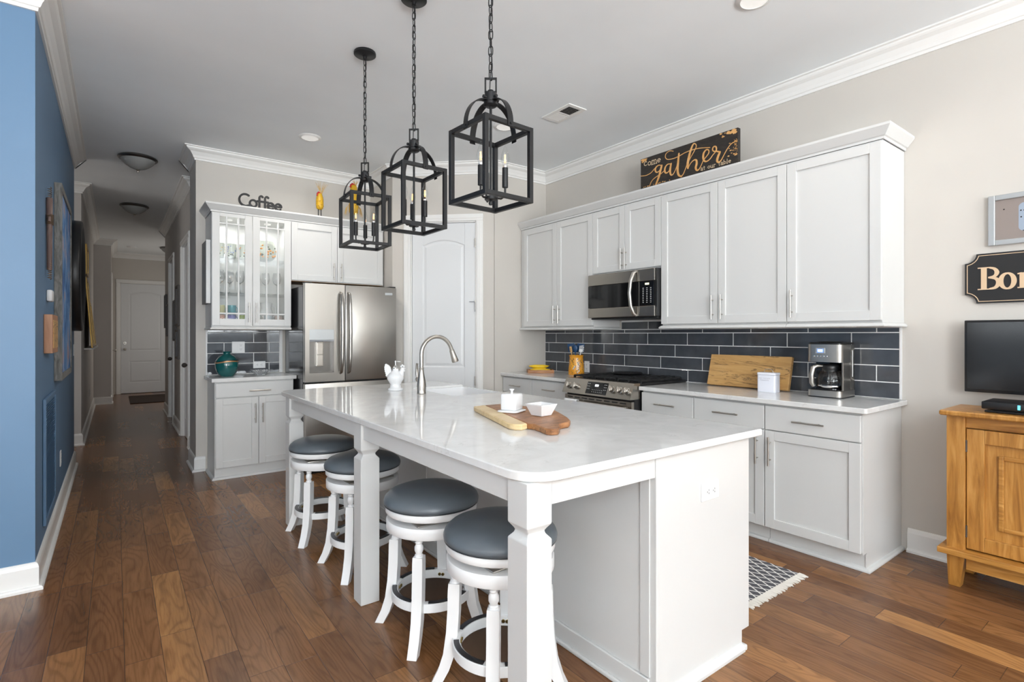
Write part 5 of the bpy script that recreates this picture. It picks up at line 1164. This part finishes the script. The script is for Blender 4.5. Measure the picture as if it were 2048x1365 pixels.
for i, (x, y) in enumerate(((.79, 5.60), (.875, 5.64), (.955, 5.58), (1.10, 5.60), (1.19, 5.63), (1.285, 5.59))):
    lab = 'clear stemmed wine glass on the middle shelf of the glass cabinet, '+['far left', 'second from left', 'third from left', 'third from right', 'second from right', 'far right'][i]
    t = thing('wine_glass', lab, 'glass', (x, y, 1.705), 'wine glasses on the middle shelf')
    MB().lathe([(0, .0006), (.036, .0006), (.034, .003), (.005, .008), (.0035, .02), (.0035, .085), (.006, .092), (.030, .115), (.039, .15), (.036, .19), (.031, .215), (.030, .215), (.035, .19), (.038, .15), (.028, .117), (0, .098)], 28, (x, y, 1.705)).build('glass', M['crystal'], t, 60)
cups = [(.79, 5.58, 'peach striped mug stacked at the left of the bottom shelf', (.75, .38, .25)), (.79, 5.581, 'pale yellow mug on top of the peach mug', (.75, .68, .35)), (.885, 5.58, 'violet blue mug in the middle left of the bottom shelf', (.16, .15, .42)), (.885, 5.581, 'teal mug on top of the violet mug', (.10, .36, .40)), (.975, 5.58, 'lime green mug behind the left door on the bottom shelf', (.42, .52, .06)),
        (1.11, 5.58, 'pale grey cup at the left of the right door on the bottom shelf', (.5, .52, .5)), (1.205, 5.58, 'pale blue cup in the middle of the bottom right shelf', (.62, .68, .72)), (1.30, 5.58, 'rose patterned cup at the far right of the bottom shelf', (.62, .5, .46))]
for i, (x, y, lab, c_) in enumerate(cups):
    z = 1.4105+(.0905 if i in (1, 3) else 0); m_ = mat('mug_glaze', c_, .25)
    t = thing('coffee_mug', lab, 'mug', (x, y, z), 'mugs on the bottom shelf'); MB().lathe([(0, .0006), (.032, .0006), (.036, .004), (.037, .088), (.034, .088), (.033, .01), (0, .008)], 24, (x, y, z)).build('cup', m_, t, 60)
    MB().tube([(x+.034, y+.01, z+.072), (x+.048, y+.012, z+.066), (x+.05, y+.012, z+.042), (x+.046, y+.012, z+.026), (x+.034, y+.01, z+.02)], .004, 8).build('handle', m_, t, 60)
x, y = 1.22, 5.74; t = thing('white_pitcher', 'white scalloped pitcher at the back of the bottom shelf', 'pitcher', (x, y, 1.41))
MB().lathe([(0, .0006), (.05, .0006), (.066, .05), (.062, .12), (.046, .17), (.055, .22), (.051, .22), (.042, .17), (.057, .12), (.06, .05), (0, .01)], 28, (x, y, 1.41)).build('body', M['white'], t, 60); MB().tube([(x+.05, y, 1.41+.2), (x+.085, y, 1.41+.18), (x+.09, y, 1.41+.11), (x+.062, y, 1.41+.07)], .006, 8).build('handle', M['white'], t, 60)

# ------------------------------------------------------------------ blue wall
TL = FXp(XL)
t = thing('framed_painting', 'tall abstract blue painting in a thick grey frame on the blue wall', 'painting', (XL, 5.2, 1.0))
a, b, z0, z1 = 4.70, 5.72, 1.0, 2.345
MB(TL).box(a, a+.045, .001, .042, z0, z1, .002).box(b-.045, b, .001, .042, z0, z1, .002).box(a+.045, b-.045, .001, .042, z0, z0+.045, .002).box(a+.045, b-.045, .001, .042, z1-.045, z1, .002).build('frame', M['barn'], t)
MB(TL).box(a+.045, b-.045, .001, .033, z0+.045, z1-.045).build('canvas', M['canvas'], t)
t = thing('round_frame', 'deep black round drum frame hung past the painting on the blue wall', 'mirror', (XL, 6.28, 1.85)); c = (6.28, 1.85)
Q = TL @ Matrix.Translation((6.28, 0, 1.85)) @ Matrix.Rotation(-R90, 4, 'X')
MB(Q).lathe([(.36, .001), (.495, .001), (.505, .01), (.505, .082), (.495, .094), (.46, .098), (.44, .09), (.40, .04), (.36, .03)], 56).build('frame', M['blackp'], t, 50)
MB(Q).lathe([(0, .02), (.365, .02)], 56).build('glass', M['blackg'], t)
t = thing('cross_ornament', 'slim driftwood wall cross wrapped with wire on the blue wall', 'wall ornament', (XL, 4.18, 1.93)); yc = 4.175
MB(TL).tube([(yc, .017, 1.70), (yc, .017, 2.13)], [.013, .016], 10).box(yc-.035, yc+.035, .012, .026, 1.985, 2.015, .004).build('stick', M['driftwood'], t, 50)
for z, nm in ((2.0, 'wire_wrap'), (1.70, 'end_wrap'), (2.14, 'top_wrap')):
    mb = MB(TL); rg = random.Random(int(z*100)); n = 60; mb.tube([(yc+(.026 if z == 2.0 else .012)*math.cos(i*.9+rg.uniform(-.2, .2)), .019+(.017 if z == 2.0 else .009)*math.sin(i*.9), z+(i/n-.5)*(.06 if z == 2.0 else .11)) for i in range(n)], .0022, 5); mb.build(nm, M['bronzewire'], t)
t = MB(TL).box(4.20, 4.32, .0008, .028, 1.515, 1.585, .008); tag(t.build('wall_sensor', M['plate'], None, 40, (XL, 4.26, 1.515)), 'small white alarm sensor above the wooden box on the blue wall', 'sensor')
t = thing('wooden_shadow_box', 'small cedar shadow box mounted below the sensor on the blue wall', 'box', (XL, 4.25, 1.21))
MB(TL).box(4.055, 4.40, .001, .040, 1.205, 1.432, .002).build('box', M['cedar'], t); MB(TL).box(4.085, 4.37, .040, .043, 1.235, 1.40, .001).build('front_panel', M['boardwood'], t)
t = thing('return_air_grille', 'tall blue painted return air grille low on the blue wall', 'vent', (XL, 4.32, .22)); a, b, z0, z1 = 4.0, 4.64, .22, .945
MB(TL).box(a, a+.03, .001, .016, z0, z1, .004).box(b-.03, b, .001, .016, z0, z1, .004).box(a+.03, b-.03, .001, .016, z0, z0+.03, .004).box(a+.03, b-.03, .001, .016, z1-.03, z1, .004).build('frame', M['blue'], t)
mb = MB(TL)
for i in range(44): z = z0+.036+i*.0151; mb.add([(a+.03, .003, z), (b-.03, .003, z), (b-.03, .013, z+.006), (a+.03, .013, z+.006), (a+.03, .003, z+.002), (b-.03, .003, z+.002), (b-.03, .013, z+.008), (a+.03, .013, z+.008)], [(0, 1, 2, 3), (4, 7, 6, 5), (0, 4, 5, 1), (2, 6, 7, 3), (0, 3, 7, 4), (1, 5, 6, 2)])
mb.build('louvres', M['blue'], t); MB(TL).box(a+.03, b-.03, .0008, .0022, z0+.03, z1-.03).build('backing', M['blue'], t)
outlet('wall_outlet', TL, 5.20, .385, 1, 'white outlet plate low on the blue wall past the grille', 'outlet')
outlet('wall_switch', TL, 6.78, 1.16, 1, 'white light switch at the far end of the blue wall', 'switch', 'switch')
# ------------------------------------------------------------------ hall
TH = FXp(-.32)
tag(MB(TH).box(8.72, 10.6, .001, .105, 1.118, 1.136, .002).box(8.72, 10.6, .095, .105, 1.136, 1.150, .002).build('picture_ledge', M['trim'], None, None, (-.32, 9.6, 1.118)), 'white picture ledge on the hall wall holding gold frames', 'shelf')
for i, (y, w_, h_) in enumerate(((8.80, .55, .93), (9.37, .50, .72), (9.92, .55, .66))):
    lab = ['tallest gold frame leaning at the near end of the hall ledge', 'middle gold frame leaning on the hall ledge', 'farthest gold frame leaning on the hall ledge'][i]
    Q = TH @ Matrix.Translation((y, .090, 1.137)) @ Matrix.Rotation(math.atan2(.066, h_), 4, 'X'); t = thing('leaning_frame', lab, 'picture frame', Q @ Vector((w_/2, 0, 0)), 'gold frames leaning on the hall ledge')
    MB(Q).box(0, .04, -.018, 0, 0, h_, .003).box(w_-.04, w_, -.018, 0, 0, h_, .003).box(.04, w_-.04, -.018, 0, 0, .04, .003).box(.04, w_-.04, -.018, 0, h_-.04, h_, .003).build('frame', M['gold'], t); MB(Q).box(.04, w_-.04, -.017, -.008, .04, h_-.04).build('picture', M['darkwood'], t)
def hung(T, u0, u1, v0, v1, label, fm, pm, w_=.03, d_=.022, group=None):
    t = thing('framed_picture', label, 'picture', T @ Vector(((u0+u1)/2, 0, v0)), group)
    MB(T).box(u0, u0+w_, .001, d_, v0, v1, .002).box(u1-w_, u1, .001, d_, v0, v1, .002).box(u0+w_, u1-w_, .001, d_, v0, v0+w_, .002).box(u0+w_, u1-w_, .001, d_, v1-w_, v1, .002).build('frame', fm, t); MB(T).box(u0+w_, u1-w_, .001, d_*.5, v0+w_, v1-w_).build('picture', pm, t); return t
hung(TH, 9.0, 9.6, 2.12, 2.52, 'dark gold frame hung high above the hall ledge', M['gold'], M['mat_board'], .04)
TR = FX(XH)
hung(TR, 8.32, 8.72, 1.43, 1.98, 'upper black framed picture between the two hall doors', M['darkwood'], M['mat_board'], .03, .03)
hung(TR, 8.32, 8.72, .98, 1.38, 'lower black framed picture between the two hall doors', M['darkwood'], M['jarglass'], .03, .03)
hung(TR, 8.80, 9.10, 1.22, 1.80, 'slim framed picture closest to the farther hall door', M['darkwood'], M['mat_board'], .03, .03)
hung(TR, 10.05, 10.40, 1.28, 1.80, 'dark frame on the hall wall past the farther door, near one', M['darkwood'], M['mat_board'], .03, .03)
hung(TR, 10.48, 10.80, 1.42, 1.98, 'dark frame at the far end of the hall right wall', M['darkwood'], M['mat_board'], .03, .03)
tag(MB().box(.23, 1.15, 12.25, 13.75, .0006, .012, .003).build('door_mat', M['doormat'], None, None, (.7, 13, 0)), 'dark brown mat on the floor in front of the hall end door', 'mat')
outlet('wall_outlet', TH, 10.6, .40, 1, 'white outlet plate low on the left hall wall', 'outlet')
tag(MB(TR).cyl((8.95, .0165, .07), (8.95, .085, .07), .004, 8).cyl((8.95, .085, .07), (8.95, .10, .07), .009, 12).build('door_stop', M['nickel'], None, 40, (XH, 8.95, .07)), 'thin metal door stop sticking out of the hall baseboard', 'door stop')
# ------------------------------------------------------------------ television corner
t = thing('wooden_sideboard', 'honey stained wooden sideboard under the television', 'sideboard', (3.65, .2, 0)); yl, yr = .852, -.55; xf = 3.50
MB().prism(rrect(3.452, 3.835, yr-.03, yl+.022, (.01,)*4, 3), .895, .921, .006).build('top', M['oak'], t, 30)
for y0, y1 in ((yl-.075, yl), (yr, yr+.075)):
    for x0, x1 in ((xf, xf+.07), (3.755, 3.825)):
        mb = MB(); q0_ = [(x0, y0), (x1, y0), (x1, y1), (x0, y1)]; mb.box(x0, x1, y0, y1, .185, .8945, .002)
        s_ = .014; vs = [(x, y, .1845) for x, y in q0_]+[(x0+(s_ if x0 < 3.6 else s_) if x == x0 else x1-s_*.2, y0+(s_*1.6 if y1 > 0 else s_*.3) if y == y0 else y1-(s_*.3 if y1 > 0 else s_*1.6), .001) for x, y in q0_]
        mb.add(vs, [(0, 3, 2, 1), (4, 5, 6, 7)]+[(i, (i+1) % 4, 4+(i+1) % 4, 4+i) for i in range(4)]); mb.build('leg', M['oak'], t)
MB().box(3.455, 3.83, yr-.03, yl+.03, .175, .205, .004).build('bottom_shelf', M['oakh'], t)
for za, zb in ((.835, .8945), (.10, .1745)): MB().box(xf+.02, xf+.05, yr+.075, yl-.075, za, zb, .002).build('rail', M['oakh'], t)
MB().box(xf+.052, 3.81, yr+.02, yl-.02, .2055, .8945).build('carcass', M['oak'], t)
T = FX(xf+.05)
for a, b in ((.152, yl-.078), (yr+.078, .148)):
    w_ = .07; z0, z1 = .212, .829; mb = MB(T); y_ = .035
    mb.box(a, a+w_, .003, y_, z0, z1, .003).box(b-w_, b, .003, y_, z0, z1, .003).box(a+w_, b-w_, .003, y_, z0, z0+w_, .003).box(a+w_, b-w_, .003, y_, z1-w_, z1, .003)
    d = mb.build('door', M['oak'], t); MB(T).box(a+w_, b-w_, .003, .016, z0+w_, z1-w_).build('panel', M['oak'], d)
    i_ = .05; mb = MB(T); p, q, r_, s_ = a+w_+i_, b-w_-i_, z0+w_+i_, z1-w_-i_
    mb.box(p, p+.022, .016, .027, r_, s_, .005).box(q-.022, q, .016, .027, r_, s_, .005).box(p+.02, q-.02, .016, .027, r_, r_+.022, .005).box(p+.02, q-.02, .016, .027, s_-.022, s_, .005).build('molding', M['oakh'], d)
    for z in (.30, .74): hy = b+.001 if a > .1 else a-.001; MB(T).cyl((hy, .036, z-.03), (hy, .036, z+.03), .005, 8).build('hinge', M['darkwood'], d)
    MB(T).sphere((a+.035 if a > .1 else b-.035, .05, .55), .013, 10).build('knob', M['darkwood'], d, 50)
t = thing('television', 'black flat screen television above the wooden sideboard', 'television', (3.77, .3, 1.0)); T = FX(3.765); a, b, z0, z1 = -.25, .838, 1.0, 1.393
b = .838; a = b-.72
MB(T).box(a, b, -.035, .0, z0, z1, .004).build('casing', M['blackp'], t, 30); MB(T).box(a+.012, b-.012, 0, .0015, z0+.018, z1-.012).build('screen', M['screen'], t)
MB(T).box(a+.2, b-.2, -.09, -.035, 1.1, 1.3).build('wall_bracket', M['blackp'], t)
t = thing('cable_box', 'black cable box with a blue light on the sideboard under the television', 'cable box', (3.62, .6, .9215))
MB().box(3.52, 3.72, .42, .705, .9218, .934, .004).build('dock', M['blackg'], t); bx_ = MB().box(3.51, 3.73, .42, .715, .940, .978, .006).box(3.56, 3.68, .46, .68, .9345, .9405).build('box', M['blackp'], t, 30)
MB().box(3.5085, 3.5105, .570, .580, .948, .970).build('indicator', M['cyan'], bx_)
def sign_poly(a, b, z0, z1, r): return arc(a, z0, r, 90, 0, 6)+arc(b, z0, r, 180, 90, 6)+arc(b, z1, r, 270, 180, 6)+arc(a, z1, r, 360, 270, 6)
t = thing('bon_sign', 'black board sign with scooped corners reading Bon in tan letters', 'sign', (XR, .4, 1.49)); Tq = FXr(XR)
pz = lambda P, y0, y1, mb: (lambda n: mb.add([(p[0], y, p[1]) for y in (y0, y1) for p in P], [tuple(range(n)), tuple(range(n, 2*n))]+[(i, (i+1) % n, n+(i+1) % n, n+i) for i in range(n)]))(len(P))
a, b, z0, z1 = -.853, -.03, 1.488, 1.762
mb = MB(Tq); pz(sign_poly(a, b, z0, z1, .05), .001, .018, mb); mb.build('board', M['bonboard'], t)
mb = MB(Tq); P1 = sign_poly(a, b, z0, z1, .05); p_o = offset_poly(P1, -.009); p_i = offset_poly(P1, -.0125); n = len(p_o); mb.add([(p[0], .0184, p[1]) for p in p_o]+[(p[0], .0184, p[1]) for p in p_i], [(i, (i+1) % n, n+(i+1) % n, n+i) for i in range(n)]); mb.build('border_line', M['bonletter'], t)
mb = MB(Tq); zb_, H_ = 1.562, .124; u = -.793
mb.ribbon([(u+.022, zb_), (u+.022, zb_+H_)], .024, .0182, .0215, 2, False); mb.ribbon([(u-.004, zb_+.003), (u+.05, zb_+.003)], .006, .0182, .0217, 2, False); mb.ribbon([(u-.004, zb_+H_-.003), (u+.05, zb_+H_-.003)], .006, .0182, .0217, 2, False)
mb.ribbon([(u+.045, zb_+H_-.004), (u+.066, zb_+H_-.012), (u+.076, zb_+H_-.032), (u+.066, zb_+.072), (u+.04, zb_+.066)], [.008, .014, .020, .014, .007], .0182, .0213, 6, False)
mb.ribbon([(u+.04, zb_+.066), (u+.072, zb_+.058), (u+.083, zb_+.034), (u+.070, zb_+.010), (u+.045, zb_+.004)], [.007, .015, .022, .015, .008], .0182, .0211, 6, False)
c0 = u+.118; pts = [(c0+.0265*math.cos(math.radians(a_)), zb_+.042+.041*math.sin(math.radians(a_))) for a_ in range(90, 471, 20)]; mb.ribbon(pts, [.009+.0125*abs(math.cos(math.radians(a_)))**1.3 for a_ in range(90, 471, 20)], .0182, .0213, 3, False)
v = u+.160; mb.ribbon([(v+.016, zb_+.002), (v+.016, zb_+.082)], .020, .0182, .0213, 2, False); mb.ribbon([(v-.002, zb_+.003), (v+.036, zb_+.003)], .006, .0182, .0217, 2, False); mb.ribbon([(v-.002, zb_+.076), (v+.014, zb_+.080)], .007, .0182, .0217, 2, False)
mb.ribbon([(v+.020, zb_+.062), (v+.036, zb_+.079), (v+.056, zb_+.076), (v+.064, zb_+.056), (v+.064, zb_+.003)], [.006, .009, .015, .019, .020], .0182, .0211, 4, False); mb.ribbon([(v+.046, zb_+.003), (v+.084, zb_+.003)], .006, .0182, .0217, 2, False); mb.build('lettering', M['bonletter'], t)
t = thing('jar_picture', 'silver framed print of a pale jar above the Bon sign', 'picture', (XR, .4, 1.8)); a, b, z0, z1 = -.753, -.22, 1.80, 2.072; w_ = .028
MB(Tq).box(a, a+w_, .001, .024, z0, z1, .003).box(b-w_, b, .001, .024, z0, z1, .003).box(a+w_, b-w_, .001, .024, z0, z0+w_, .003).box(a+w_, b-w_, .001, .024, z1-w_, z1, .003).build('frame', M['silverframe'], t)
mb = MB(Tq).box(a+w_, b-w_, .001, .012, z0+w_, z1-w_); mb.k = 1; jp = rrect(-.632, -.42, 1.866, 2.016, (.022,)*4, 6); mb.add([(p[0], .0123, p[1]) for p in jp], [tuple(range(len(jp)))])
mb.k = 2
for u_, z_ in ((-.623, 1.975), (-.610, 1.974), (-.69, 1.992), (-.622, 1.94)): mb.add([(u_+.004*math.cos(i), .0126, z_+.004*math.sin(i)) for i in range(6)], [tuple(range(6))])
jq = rrect(-.616, -.436, 1.8655, 1.870, (.002,)*4, 2); mb.add([(p[0], .0126, p[1]) for p in jq], [tuple(range(len(jq)))]); mb.build('print', [M['picbg'], M['jarglass'], M['seam']], t)
